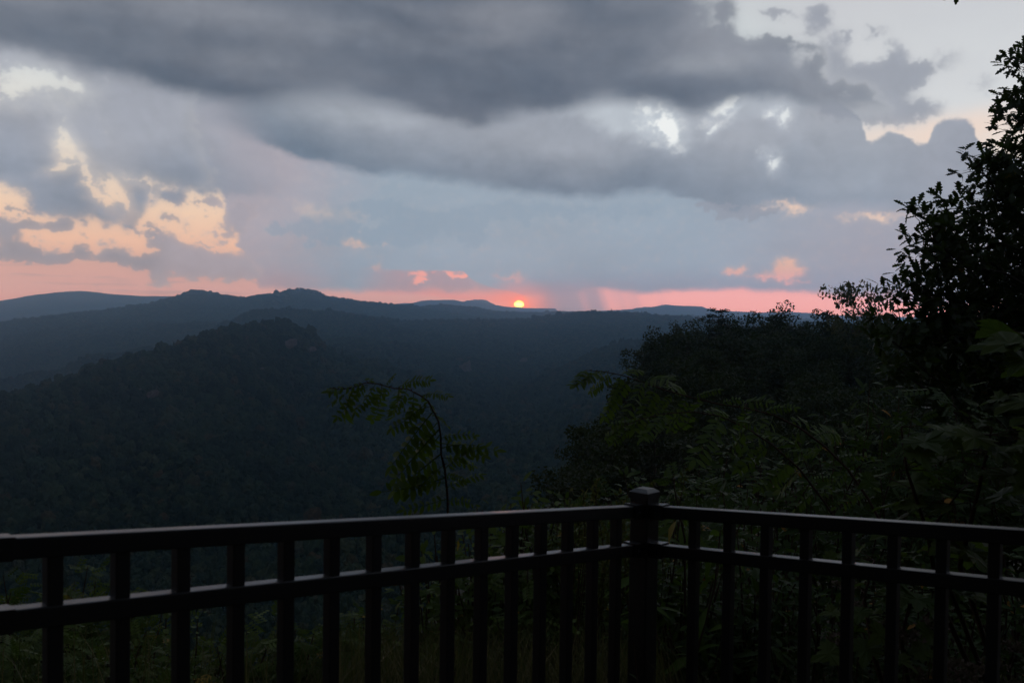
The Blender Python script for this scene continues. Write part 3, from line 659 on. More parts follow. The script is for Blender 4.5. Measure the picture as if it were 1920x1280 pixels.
def build_forest():
    P, S = forest_points()
    rs = np.random.RandomState(3); n = len(P)
    me = bpy.data.meshes.new('forest'); me.vertices.add(n); me.vertices.foreach_set('co', P.astype(np.float32).ravel())
    pine = (fbm(P[:, 0] / 160, P[:, 1] / 160, 3, 0.5, 77) + rs.normal(0, 0.35, n)) > 0.95
    idx = np.where(pine, 5, rs.randint(0, 5, n)).astype(np.int32)
    sz = S * rs.lognormal(0.10, np.where(np.hypot(P[:, 0], P[:, 1]) < 2200, 0.25, 0.22), n)
    tall = 8.0 * sz / S * np.where(np.hypot(P[:, 0], P[:, 1]) < 300, 1.5, 1.0)
    sc = np.stack([sz * 1.12, sz * 1.12, tall * rs.uniform(0.75, 1.2, n)], 1).astype(np.float32)
    for nm, ty, dat, key in (('pick', 'INT', idx, 'value'), ('size', 'FLOAT_VECTOR', sc, 'vector'), ('turn', 'FLOAT', rs.uniform(0, 6.28, n).astype(np.float32), 'value')):
        at_ = me.attributes.new(nm, ty, 'POINT'); at_.data.foreach_set(key, np.ascontiguousarray(dat).ravel())
    m, g, o = new_mat('far_foliage')
    rr = rnd(g); pos = E(g, g.node('ShaderNodeNewGeometry').outputs['Position'])
    patch = g.noise(pos, 0.006, 4, 0.6)
    c = g.ramp(rr, [(0.0, (0.006, 0.012, 0.005)), (0.35, (0.016, 0.027, 0.011)), (0.7, (0.032, 0.047, 0.018)), (0.92, (0.056, 0.060, 0.024)), (1.0, (0.080, 0.046, 0.020))])
    c = g.mix(g.ss(patch, 0.35, 0.7), c, g.mix(0.5, c, (0.030, 0.050, 0.034)))
    c = g.mix(g.ss(g.noise(pos, 0.014, 5, 0.65), 0.50, 0.68) * 0.6, c, (0.010, 0.016, 0.009))
    fl = g.noise(objcoord(g), 5.0, 3, 0.7)
    principled(g, o, g.mix(g.ss(fl, 0.35, 0.65), g.mix(0.45, c, (0.012, 0.018, 0.010)), c), 0.9, fl, 0.1, normal_strength=1.0, dist=0.6)
    o_ = put('forest', me, kind='stuff', label='dense dark green forest covering the distant hillsides', cat='forest')
    ng = bpy.data.node_groups.new('forest_scatter', 'GeometryNodeTree')
    ng.interface.new_socket('Geometry', in_out='INPUT', socket_type='NodeSocketGeometry')
    ng.interface.new_socket('Geometry', in_out='OUTPUT', socket_type='NodeSocketGeometry')
    N, K = ng.nodes, ng.links
    gi, go = N.new('NodeGroupInput'), N.new('NodeGroupOutput')
    join = N.new('GeometryNodeJoinGeometry')
    for me_c in reversed(crown_variants()):                # later links come first in the join
        oi = N.new('GeometryNodeObjectInfo'); ob = bpy.data.objects.new('crown_shape', me_c); me_c.materials.append(m)
        oi.inputs[0].default_value = ob; oi.inputs['As Instance'].default_value = True
        K.new(oi.outputs['Geometry'], join.inputs[0])
    def attr(nm, ty):
        a = N.new('GeometryNodeInputNamedAttribute'); a.data_type = ty; a.inputs[0].default_value = nm; return a.outputs[0]
    iop = N.new('GeometryNodeInstanceOnPoints'); iop.inputs['Pick Instance'].default_value = True
    rot = N.new('ShaderNodeCombineXYZ'); K.new(attr('turn', 'FLOAT'), rot.inputs[2])
    K.new(gi.outputs[0], iop.inputs['Points']); K.new(join.outputs[0], iop.inputs['Instance'])
    K.new(attr('pick', 'INT'), iop.inputs['Instance Index']); K.new(rot.outputs[0], iop.inputs['Rotation']); K.new(attr('size', 'FLOAT_VECTOR'), iop.inputs['Scale'])
    K.new(iop.outputs[0], go.inputs[0])
    md = o_.modifiers.new('scatter', 'NODES'); md.node_group = ng
    print('forest crowns', n)
build_forest()

# ------------------------------------------------------------------ haze between the ridges
def build_haze():
    m = bpy.data.materials.new('haze'); m.use_nodes = True; nt = m.node_tree; nt.nodes.clear()
    v = nt.nodes.new('ShaderNodeVolumePrincipled'); o = nt.nodes.new('ShaderNodeOutputMaterial')
    v.inputs['Density'].default_value = HAZE_DENSITY; v.inputs['Color'].default_value = (*HAZE_COLOUR, 1)
    v.inputs['Anisotropy'].default_value = HAZE_FORWARD
    nt.links.new(v.outputs[0], o.inputs['Volume'])
    x, y0, y1, z0, z1 = HAZE_HALF, -HAZE_HALF, HAZE_HALF, -480, HAZE_TOP
    V = [(a, b, c) for c in (z0, z1) for b in (y0, y1) for a in (-x, x)]
    F = [(0, 2, 3, 1), (4, 5, 7, 6), (0, 1, 5, 4), (2, 6, 7, 3), (0, 4, 6, 2), (1, 3, 7, 5)]
    put('haze', mesh('haze', V, F, mat=m), kind='stuff')
build_haze()

# ------------------------------------------------------------------ black metal railing with a corner post
def box_mesh(name, size, bevel=0.0025, mat=None, seg=2):
    bm = bmesh.new(); bmesh.ops.create_cube(bm, size=1.0)
    for v in bm.verts: v.co = Vector((v.co.x * size[0], v.co.y * size[1], v.co.z * size[2]))
    if bevel: bmesh.ops.bevel(bm, geom=bm.edges[:], offset=bevel, segments=seg, affect='EDGES', profile=0.6)
    me = bpy.data.meshes.new(name); bm.to_mesh(me); bm.free()
    if mat: me.materials.append(mat)
    return me

def paint_mat():
    m, g, o = new_mat('black_paint')
    c = E(g, g.node('ShaderNodeNewGeometry').outputs['Position'])
    n = g.noise(c, 38.0, 6, 0.7); n2 = g.noise(c, 6.0, 4, 0.6); grain = g.noise(c, 900.0, 2, 0.5)
    chips = g.ss(g.noise(c, 55.0, 4, 0.75), 0.70, 0.74) * g.ss(n2, 0.5, 0.62)
    col = g.mix(chips * 0.5, g.mix(n, (0.007, 0.007, 0.009), (0.013, 0.012, 0.014)), (0.10, 0.10, 0.105))
    rough = 0.24 + n2 * 0.2 + chips * 0.3
    principled(g, o, col, rough, grain * 0.4 + n * 0.6, 0.85, normal_strength=0.12, dist=0.002)
    return m
PAINT = paint_mat()
RAIL_H, RAIL_W, GAP, POST = 0.035, 0.033, 0.115, 0.063
rail_root = put('metal_railing', None, label='black metal railing with square balusters and a capped corner post', cat='railing')

def fence():
    Z = Vector((0, 0, 1))
    Lf, Lp = at(0, 1010, 1.42), at(1187, 949, 2.675)          # front upper edge of the two top rails
    Rp, Rf = at(1248, 946, 2.675), at(1912, 987.5, 2.02)
    dl = (Lf - Lp).normalized(); dr = (Rf - Rp).normalized()
    # post centre: where the two rail centre lines meet
    nl = Vector((dl.x, dl.y, 0)).normalized(); nr = Vector((dr.x, dr.y, 0)).normalized()
    pl = Vector((-nl.y, nl.x, 0)); pl = pl if pl.y > 0 else -pl      # away from the viewer
    pr = Vector((-nr.y, nr.x, 0)); pr = pr if pr.y > 0 else -pr
    a0 = Lp + pl * RAIL_W / 2; b0 = Rp + pr * RAIL_W / 2
    den = dl.x * dr.y - dl.y * dr.x
    s = ((b0.x - a0.x) * dr.y - (b0.y - a0.y) * dr.x) / den
    pc = a0 + dl * s
    base = ground(pc.x, pc.y) - 0.05
    rail_root.location = (pc.x, pc.y, base)
    def child(name, me, M, parent=rail_root):
        o = put(name, me, parent)
        inv = Matrix.Translation((-pc.x, -pc.y, -base))
        o.matrix_local = (inv @ M) if parent is rail_root else M
        return o
    def frame(origin, x, up=Z):                               # x along the rail, z up (sheared rails stay plumb)
        y = up.cross(x).normalized(); z = x.cross(y).normalized()
        return Matrix(((x.x, y.x, z.x, origin.x), (x.y, y.y, z.y, origin.y), (x.z, y.z, z.z, origin.z), (0, 0, 0, 1)))
    # corner post with its cap
    top_z = pc.z + 0.034
    hgt = top_z - base
    yaw = math.atan2(nl.y, nl.x)
    P = Matrix.Translation((pc.x, pc.y, base + hgt / 2)) @ Matrix.Rotation(yaw, 4, 'Z')
    post_me = box_mesh('corner_post', (POST, POST, hgt), 0.004, PAINT)
    post = child('corner_post', post_me, P)
    bm = bmesh.new()
    prof = [(POST / 2 + 0.0020, -0.014), (POST / 2 + 0.0020, 0.005), (POST / 2 + 0.0014, 0.0065), (POST / 2 - 0.003, 0.010), (0.0205, 0.0155), (0.019, 0.0163)]
    rings = []
    for h, z in prof:
        rings.append([bm.verts.new((sx * h, sy * h, z)) for sx, sy in ((-1, -1), (1, -1), (1, 1), (-1, 1))])
    for r0, r1 in zip(rings[:-1], rings[1:]):
        for i in range(4): bm.faces.new((r0[i], r0[(i + 1) % 4], r1[(i + 1) % 4], r1[i]))
    bm.faces.new(rings[-1]); bm.faces.new(rings[0][::-1])
    bmesh.ops.bevel(bm, geom=bm.edges[:], offset=0.0007, segments=1, affect='EDGES')
    cap = bpy.data.meshes.new('post_cap'); bm.to_mesh(cap); bm.free(); cap.materials.append(PAINT)
    child('post_cap', cap, Matrix.Translation((0, 0, hgt / 2 + 0.001)), post)
    bal_h = 0.98
    bal_me = box_mesh('baluster', (0.0255, 0.0255, bal_h), 0.0022, PAINT)
    screw = None
    def panel(d, n, side, u_list, length, u_sleeve_far, far_post):
        sl = d.z / math.hypot(d.x, d.y)
        def on(u, dz=0.0): return pc + Vector((n.x * u, n.y * u, sl * u + dz))
        for nm, dz, full in (('top_rail', 0.0, True), ('middle_rail', -GAP, True), ('bottom_rail', -0.93, True)):
            u0, u1 = POST / 2 + 0.006, length
            mid = on((u0 + u1) / 2, dz - RAIL_H / 2)
            L = (u1 - u0) * math.sqrt(1 + sl * sl)
            o = child(nm, box_mesh(nm, (L, RAIL_W, RAIL_H), 0.003, PAINT), frame(mid, d))
            if nm == 'bottom_rail': continue
            # sleeves that fix the rail to its posts
            for uc, w in ((POST / 2 + 0.024, 0.046), (u_sleeve_far, 0.05)):
                mc = on(uc, dz - RAIL_H / 2)
                ex = 0.009 if w < 0.048 else 0.004
                bme = box_mesh('rail_bracket', (w, RAIL_W + ex, RAIL_H + ex), 0.0012, PAINT)
                br = child('rail_bracket', bme, frame(mc, d))
                bm = bmesh.new(); bmesh.ops.create_cone(bm, cap_ends=True, segments=10, radius1=0.0042, radius2=0.0030, depth=0.0034)
                sm = bpy.data.meshes.new('screw'); bm.to_mesh(sm); bm.free(); sm.materials.append(PAINT)
                for sy in (-1, 1):
                    child('screw', sm, Matrix.Translation((0, sy * (RAIL_W / 2 + 0.0058), -0.002)) @ Matrix.Rotation(R(90) * (1 if sy < 0 else -1), 4, 'X'), br)
        for u in u_list:
            p = on(u, -RAIL_H * 0.3)
            child('baluster', bal_me, Matrix.Translation((p.x, p.y, p.z - bal_h / 2)) @ Matrix.Rotation(math.atan2(n.y, n.x), 4, 'Z'))
        q = on(far_post); zb = ground(q.x, q.y) - 0.05
        pm = box_mesh('end_post', (POST, POST, q.z + 0.05 - zb), 0.004, PAINT)
        ep = child('end_post', pm, Matrix.Translation((q.x, q.y, (q.z + 0.05 + zb) / 2)) @ Matrix.Rotation(yaw, 4, 'Z'))
        child('post_cap', cap, Matrix.Translation((0, 0, (q.z + 0.05 - zb) / 2 + 0.001)), ep)
    def u_at(px, py, n, w):                                   # distance from the post of a baluster seen at pixel px
        r = ray(px, py); c = pc
        # n*u + pc = r * t (horizontal plane)
        den = n.x * r.y - n.y * r.x
        return (c.y * r.x - c.x * r.y) / den
    lx = [104, 228, 341, 441, 535, 620, 698, 771, 838, 901, 960, 1014, 1065, 1111, 1155]
    rx = [1299, 1366.5, 1438, 1513, 1592, 1676, 1766, 1864.5]
    ul = [u_at(x, 1080 - 0.04 * x, nl, 0) for x in lx]; ur = [u_at(x, 1060, nr, 0) for x in rx]
    def even(us):
        us = sorted(us); k = np.arange(len(us)); b, a = np.polyfit(k, us, 1); return [a + b * i for i in k], b
    eul, bl_ = even(ul); eur, br_ = even(ur)
    print('baluster spacing', bl_, br_, 'post', pc, 'corner angle', math.degrees(nl.angle(nr)), 'base', base)
    eul += [eul[-1] + bl_ * i for i in (1,)]; eur += [eur[-1] + br_ * i for i in (1, 2, 3, 4, 5)]
    far_l = u_at(-130, 1080, nl, 0); far_r = eur[-1] + br_
    eul = [u for u in eul if u < far_l - 0.06]
    panel(dl, nl, 'left', eul, far_l - POST / 2, u_at(-12, 1080, nl, 0), far_l)
    panel(dr, nr, 'right', eur, far_r - POST / 2, far_r - POST / 2 - 0.03, far_r)
fence()

# ------------------------------------------------------------------ branches and leaves as plain arrays
def tube(path, radii, sides=6):
    """V, F of a tapered tube through the points"""
    path = [Vector(p) for p in path]; V = []; F = []
    prev = None
    for i, p in enumerate(path):
        d = (path[min(i + 1, len(path) - 1)] - path[max(i - 1, 0)]).normalized()
        a = prev if prev is not None else Vector((1, 0, 0)) if abs(d.x) < 0.8 else Vector((0, 1, 0))
        u = (a - d * a.dot(d)).normalized(); v = d.cross(u); prev = u
        for k in range(sides):
            th = 2 * math.pi * k / sides; V.append(p + (u * math.cos(th) + v * math.sin(th)) * radii[i])
    for i in range(len(path) - 1):
        for k in range(sides):
            a, b = i * sides + k, i * sides + (k + 1) % sides
            F.append((a, b, b + sides, a + sides))
    return V, F

class Wood:
    def __init__(self): self.V, self.F = [], []
    def add(self, path, radii, sides=6):
        v, f = tube(path, radii, sides); o = len(self.V)
        self.V += v; self.F += [tuple(i + o for i in q) for q in f]
    def build(self, name, parent, mat): return put(name, mesh(name, self.V, self.F, True, mat), parent)

def bend(a, b, sag=0.0, wig=0.1, n=5, rs=random):
    """a crooked path from a to b"""
    a, b = Vector(a), Vector(b); L = (b - a).length; out = []
    o = Vector((rs.uniform(-1, 1), rs.uniform(-1, 1), rs.uniform(-0.5, 0.5))) * wig * L
    for i in range(n + 1):
        t = i / n; out.append(a.lerp(b, t) + o * math.sin(math.pi * t) + Vector((0, 0, -sag * L * t * t)) + Vector((rs.uniform(-1, 1), rs.uniform(-1, 1), rs.uniform(-1, 1))) * 0.03 * L * (0 < i < n))
    return out

def scatter_shape(shape_V, shape_F, pos, axis, up, size, tint):
    """copies of a flat leaf shape (x along the leaf, y across, z the face) -> V, F, tint; numpy"""
    SV = np.asarray(shape_V, np.float32); SF = np.asarray(shape_F, np.int32); n = len(pos)
    x = axis / np.maximum(np.linalg.norm(axis, axis=1, keepdims=True), 1e-6)
    y = np.cross(up, x); y /= np.maximum(np.linalg.norm(y, axis=1, keepdims=True), 1e-6); z = np.cross(x, y)
    V = pos[:, None, :] + size[:, None, None] * (SV[None, :, 0:1] * x[:, None] + SV[None, :, 1:2] * y[:, None] + SV[None, :, 2:3] * z[:, None])
    F = SF[None] + (np.arange(n) * len(SV))[:, None, None]
    return V.reshape(-1, 3), F.reshape(-1, SF.shape[1]), np.repeat(tint, len(SV))

def leaf_mesh(name, parts, mat):
    V = np.concatenate([p[0] for p in parts]); T = np.concatenate([p[2] for p in parts]); o = 0; Fs = []
    for p in parts: Fs.append(p[1] + o); o += len(p[0])
    me = fast_mesh(name, V, np.concatenate(Fs), False, mat)
    a = me.attributes.new('tint', 'FLOAT', 'POINT'); a.data.foreach_set('value', T.astype(np.float32))
    return me

def strip_leaf(prof, fold=0.12, curl=0.15):
    """leaf from (position along, half width) pairs: two rows of quads either side of the midrib"""
    V = []; F = []
    for t, w in prof:
        zc = -curl * t * t
        V += [(t, -w, zc + fold * w), (t, 0.0, zc), (t, w, zc + fold * w)]
    for i in range(len(prof) - 1):
        a = 3 * i; F += [(a, a + 1, a + 4, a + 3), (a + 1, a + 2, a + 5, a + 4)]
    return V, F
OAK = strip_leaf([(0, 0.012), (0.10, 0.05), (0.2, 0.13), (0.27, 0.075), (0.40, 0.24), (0.47, 0.11), (0.60, 0.29), (0.68, 0.13), (0.80, 0.23), (0.87, 0.11), (0.95, 0.10), (1.0, 0.01)])
OVAL = strip_leaf([(0, 0.02), (0.15, 0.16), (0.4, 0.25), (0.7, 0.2), (0.9, 0.09), (1.0, 0.01)])
LANCE = strip_leaf([(0, 0.015), (0.2, 0.08), (0.45, 0.12), (0.75, 0.07), (1.0, 0.005)], 0.25, 0.3)
CLUMP = ([(-0.5, -0.35, 0), (0.1, -0.5, 0.08), (0.5, 0.05, -0.05), (0.0, 0.5, 0.08)], [(0, 1, 2, 3)])

def rvec(n, rs): v = rs.normal(size=(n, 3)); return v / np.linalg.norm(v, axis=1, keepdims=True)

BARK = bark_mat('bark_grey', (0.030, 0.025, 0.020), (0.075, 0.064, 0.052))
STEM = bark_mat('stem_red', (0.040, 0.020, 0.014), (0.085, 0.045, 0.030), 30)
FOL_MID = foliage_mat('foliage_woods', (0.006, 0.011, 0.0035), (0.024, 0.031, 0.010), rough=0.7, trans=0.2)
FOL_PINE = foliage_mat('foliage_pine', (0.007, 0.013, 0.006), (0.018, 0.026, 0.011), rough=0.7, trans=0.05)
FOL_TAN = foliage_mat('foliage_thin', (0.035, 0.040, 0.018), (0.080, 0.072, 0.034), rough=0.7, trans=0.3)

def tree_meshes(seed, h, w, kind):
    """trunk and crown meshes of one tree, base at the origin"""
    rs = np.random.RandomState(seed); pr = random.Random(seed); wood = Wood(); cl = []
    if kind == 'pine':
        wood.add([(0, 0, -1), (0.1, 0, h * 0.5), (0, 0.1, h)], [0.2, 0.13, 0.02])
        z = h * 0.28
        while z < h:
            L = w * 0.5 * (1 - (z - h * 0.2) / (h * 0.95)) * rs.uniform(0.7, 1.25) + 0.35
            for k in range(pr.randint(3, 5)):
                th = rs.uniform(0, 6.28); tip = Vector((math.cos(th) * L, math.sin(th) * L, z + L * rs.uniform(0.0, 0.35)))
                wood.add([(0, 0, z), tuple(tip)], [0.05, 0.012], 4)
                for f in (0.45, 0.7, 0.95): cl.append((Vector((0, 0, z)).lerp(tip, f), 0.42, 22))
            z += h * 0.055
        for _ in range(3): cl.append((Vector((rs.normal(0, 0.1), rs.normal(0, 0.1), h - 0.1)), 0.3, 14))
    else:
        lean = Vector((rs.normal(0, 0.05), rs.normal(0, 0.05), 0)) * h
        fork = h * (0.4 if kind == 'broad' else 0.3)
        wood.add(bend((0, 0, -1), Vector((0, 0, fork)) + lean * 0.4, 0, 0.02, 3, pr), [0.24, 0.2, 0.17, 0.14])
        n1 = 9 if kind == 'broad' else 22
        for k in range(n1):
            th = 2.4 * k + rs.uniform(-0.4, 0.4); f = (k + 0.5) / n1
            rad = w * 0.5 * rs.uniform(0.45, 1.0) * math.sin(math.pi * min(0.95, 0.25 + 0.6 * f)) ; zz = fork * 0.9 + (h - fork * 0.9) * (0.15 + 0.8 * f) * rs.uniform(0.85, 1.05)
            tip = Vector((math.cos(th) * rad, math.sin(th) * rad, zz)) + lean
            root = Vector((0, 0, fork * rs.uniform(0.75, 1.0) + 0.25 * (zz - fork) * f)) + lean * 0.4
            pth = bend(root, tip, 0, 0.08, 4, pr); wood.add(pth, [0.10, 0.075, 0.05, 0.03, 0.012], 5)
            for _ in range(5 if kind == 'broad' else 4):
                q = Vector(pth[pr.randint(2, 4)]); t2 = q + Vector((rs.normal(), rs.normal(), abs(rs.normal()) * 0.7)) * w * 0.11
                wood.add([tuple(q), tuple(t2)], [0.025, 0.008], 4)
                cl.append((t2, w * (0.115 if kind == 'broad' else 0.085) * rs.uniform(0.7, 1.3), 84 if kind == 'broad' else 34))
            cl.append((tip, w * (0.12 if kind == 'broad' else 0.07), 84 if kind == 'broad' else 30))
    pos, ax, up, sz, ti = [], [], [], [], []
    for c, r, k in cl:
        d = rvec(k, rs) * (rs.uniform(0.25, 1.0, (k, 1)) ** 0.6) * np.array([1.15, 1.15, 0.75]) * r
        pos.append(np.array(c) + d); ax.append(rvec(k, rs) + np.array([0, 0, -0.2])); up.append(rvec(k, rs) * 0.8 + np.array([0, 0, 0.9]) + d / r * 0.5)
        sz.append(rs.uniform(0.18, 0.38, k) * (1.0 if kind != 'pine' else 0.9)); ti.append(np.clip(rs.normal(0.45, 0.2) + rs.normal(0, 0.16, k), 0, 0.95))
    sh = CLUMP if kind != 'pine' else ([(-0.6, -0.12, 0), (0.0, -0.2, 0.05), (0.6, 0.0, 0), (0.0, 0.2, 0.05)], [(0, 1, 2, 3)])
    p = scatter_shape(sh[0], sh[1], np.concatenate(pos), np.concatenate(ax), np.concatenate(up), np.concatenate(sz), np.concatenate(ti))
    tm = mesh('trunk', wood.V, wood.F, True, BARK)
    cm = leaf_mesh('crown', [p], FOL_PINE if kind == 'pine' else FOL_TAN if kind == 'airy' else FOL_MID)
    zs = sorted(v.co.z for v in cm.vertices); cm['top'] = zs[int(len(zs) * 0.985)]
    return tm, cm

VARIANTS = [('broadleaf_tree', tree_meshes(s, 12.0, 9.0 + 0.6 * (s % 3), 'broad')) for s in (1, 2, 3, 4, 5, 6)]
PINES = [('pine_tree', tree_meshes(s, 13.0, 6.2, 'pine')) for s in (11, 12)]
AIRY = ('broadleaf_tree', tree_meshes(21, 11.0, 8.5, 'airy'))

def plant_tree(var, x, y, h, turn, label, group=None, base_h=12.0, wide=1.0, z=None):
    name, (tm, cm) = var
    o = put(name, None, label=label, cat='tree', group=group, loc=(x, y, (ground(x, y) if z is None else z) - 0.1))
    s = h / cm['top']; o.scale = (s * wide, s * wide, s); o.rotation_euler = (0, 0, turn)
    put('trunk', tm, o); put('crown', cm, o); return o

def shoulder_trees():
    rs = random.Random(17)
    def top_at(px, py, d, var, label, base_h=12.0, wide=1.0, group=None):
        p = at(px, py, d); gz = ground(p.x, p.y); h = max(p.z - gz, 6.0)
        return plant_tree(var, p.x, p.y, h, rs.uniform(0, 6.28), label, group, base_h, wide, z=p.z - h)
    # the ones that stand out on the skyline
    top_at(1347, 580, 150, PINES[0], 'dark pine breaking the skyline above the wooded slope', 13.0, 1.25)
    top_at(1432, 579, 150, VARIANTS[1], 'broad dark crown on the skyline just right of the pine')
    top_at(1545, 584, 140, VARIANTS[2], 'round dark crown on the skyline left of the thin-leaved tree')
    top_at(1620, 533, 120, AIRY, 'thin-leaved tree with sky showing through its pale crown', 11.0, 0.62)
    top_at(1238, 627, 168, VARIANTS[3], 'dark round tree at the gorge-side corner of the wooded slope', 12.0, 0.8)
    top_at(1226, 645, 160, VARIANTS[4], 'dark tree just below the corner tree of the wooded slope, over the gorge', 12.0, 0.8)
    top_at(1268, 610, 166, VARIANTS[5], 'dark round tree on the skyline next to the corner tree', 12.0, 0.9)
    # the rest of the wood, row behind row
    prof = [(1050, 905), (1070, 868), (1095, 815), (1125, 772), (1165, 738), (1208, 698), (1228, 650), (1242, 622), (1270, 608), (1310, 594), (1400, 588), (1500, 592), (1600, 590), (1700, 590), (1950, 585)]
    def sky(px): return float(np.interp(px, [q[0] for q in prof], [q[1] for q in prof]))
    ORD = 'zeroth first second third fourth fifth sixth seventh eighth ninth tenth eleventh twelfth thirteenth fourteenth fifteenth sixteenth seventeenth eighteenth nineteenth twentieth twenty-first twenty-second twenty-third twenty-fourth twenty-fifth twenty-sixth twenty-seventh twenty-eighth'.split()
    edge = []; sky_n = 0; k = 0
    grp = 'trees massed on the wooded slope'
    lab = {'pine_tree': 'dark pine massed among the leafy trees of the wooded slope', 'broadleaf_tree': 'dark leafy tree massed among others on the wooded slope'}
    for row, (d, step, drop) in enumerate([(168, 46, 6), (150, 52, 12), (132, 58, 26), (114, 64, 46), (98, 74, 72), (84, 84, 104), (70, 98, 140), (58, 112, 182), (47, 136, 226), (38, 165, 270), (30, 200, 320)]):
        px = 1030 + rs.uniform(0, step)
        while px < 1960:
            p_ok = sky(px) + drop * (0.25 if px < 1255 else 1.0) + rs.uniform(-7, 16)
            if px < 1255:                                   # the outline: only trees at the fitting distance reach it
                want = float(np.interp(px, [1050, 1095, 1165, 1236, 1255], [44, 62, 100, 150, 168]))
                if d > want * 1.12: px += step * 0.5; continue
                p_ok = max(p_ok, sky(px) + (want - d) * 1.2)
            var = rs.choice(VARIANTS) if rs.random() > 0.16 else rs.choice(PINES)
            bh = 13.0 if var[0] == 'pine_tree' else 12.0
            dd = d * rs.uniform(0.96, 1.04)
            kind = 'pine' if var[0] == 'pine_tree' else 'leafy tree'
            if row == 0 and px >= 1255:
                sky_n += 1; lb = f'dark {kind} on the skyline of the wooded slope, {ORD[sky_n]} from its gorge end'
            elif px < 1255:
                edge.append((p_ok, None)); lb = None
            else: lb = lab[var[0]]
            o = top_at(px, p_ok, dd, var, lb or 'tree', bh, rs.uniform(0.85, 1.15), grp)
            if lb is None: edge[-1] = (p_ok, o, kind)
            k += 1; px += step * rs.uniform(0.75, 1.25)
    for i, e in enumerate(sorted(edge, key=lambda q: -q[0])): e[1]['label'] = f'dark {e[2]} on the gorge side of the wooded slope, {ORD[i + 1]} up from the railing'
    print('slope trees', k, sky_n, len(edge))
shoulder_trees()

# ------------------------------------------------------------------ plants close behind the railing
FOL_OAK = foliage_mat('leaf_oak', (0.010, 0.024, 0.005), (0.034, 0.054, 0.012), (0.16, 0.09, 0.02), rough=0.5, trans=0.3)
FOL_LOCUST = foliage_mat('leaf_locust', (0.034, 0.068, 0.009), (0.100, 0.165, 0.020), (0.32, 0.22, 0.03), rough=0.5, trans=0.5)
FOL_SHRUB = foliage_mat('leaf_shrub', (0.030, 0.064, 0.010), (0.130, 0.175, 0.028), (0.40, 0.24, 0.03), rough=0.55, trans=0.4, spec=0.18)
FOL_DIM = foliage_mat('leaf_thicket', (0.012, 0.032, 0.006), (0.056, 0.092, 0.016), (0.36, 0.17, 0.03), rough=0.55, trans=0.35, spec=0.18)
FOL_MAPLE = foliage_mat('leaf_maple', (0.030, 0.056, 0.008), (0.085, 0.110, 0.020), rough=0.6, trans=0.4, hue_by='object')
FOL_GRASS = foliage_mat('grass_blade', (0.046, 0.052, 0.014), (0.240, 0.175, 0.075), rough=0.6, trans=0.25)
FOL_FLOWER = foliage_mat('dry_flower', (0.075, 0.045, 0.038), (0.16, 0.11, 0.095), rough=0.8, trans=0.2)
FOL_GOLD = foliage_mat('goldenrod', (0.060, 0.075, 0.018), (0.16, 0.14, 0.025), rough=0.7, trans=0.25)

def tinted(me, v):
    a = me.attributes.new('tint', 'FLOAT', 'POINT'); a.data.foreach_set('value', np.full(len(me.vertices), v, np.float32)); return me

def axes_matrix(pos, axis, up, size):
    x = Vector(axis).normalized(); y = Vector(up).cross(x)
    y = y.normalized() if y.length > 1e-5 else x.orthogonal().normalized(); z = x.cross(y)
    return Matrix(((x.x * size, y.x * size, z.x * size, pos[0]), (x.y * size, y.y * size, z.y * size, pos[1]), (x.z * size, y.z * size, z.z * size, pos[2]), (0, 0, 0, 1)))

def under(parent, o, M):
    o.matrix_local = Matrix.Translation(-parent.location) @ M; return o

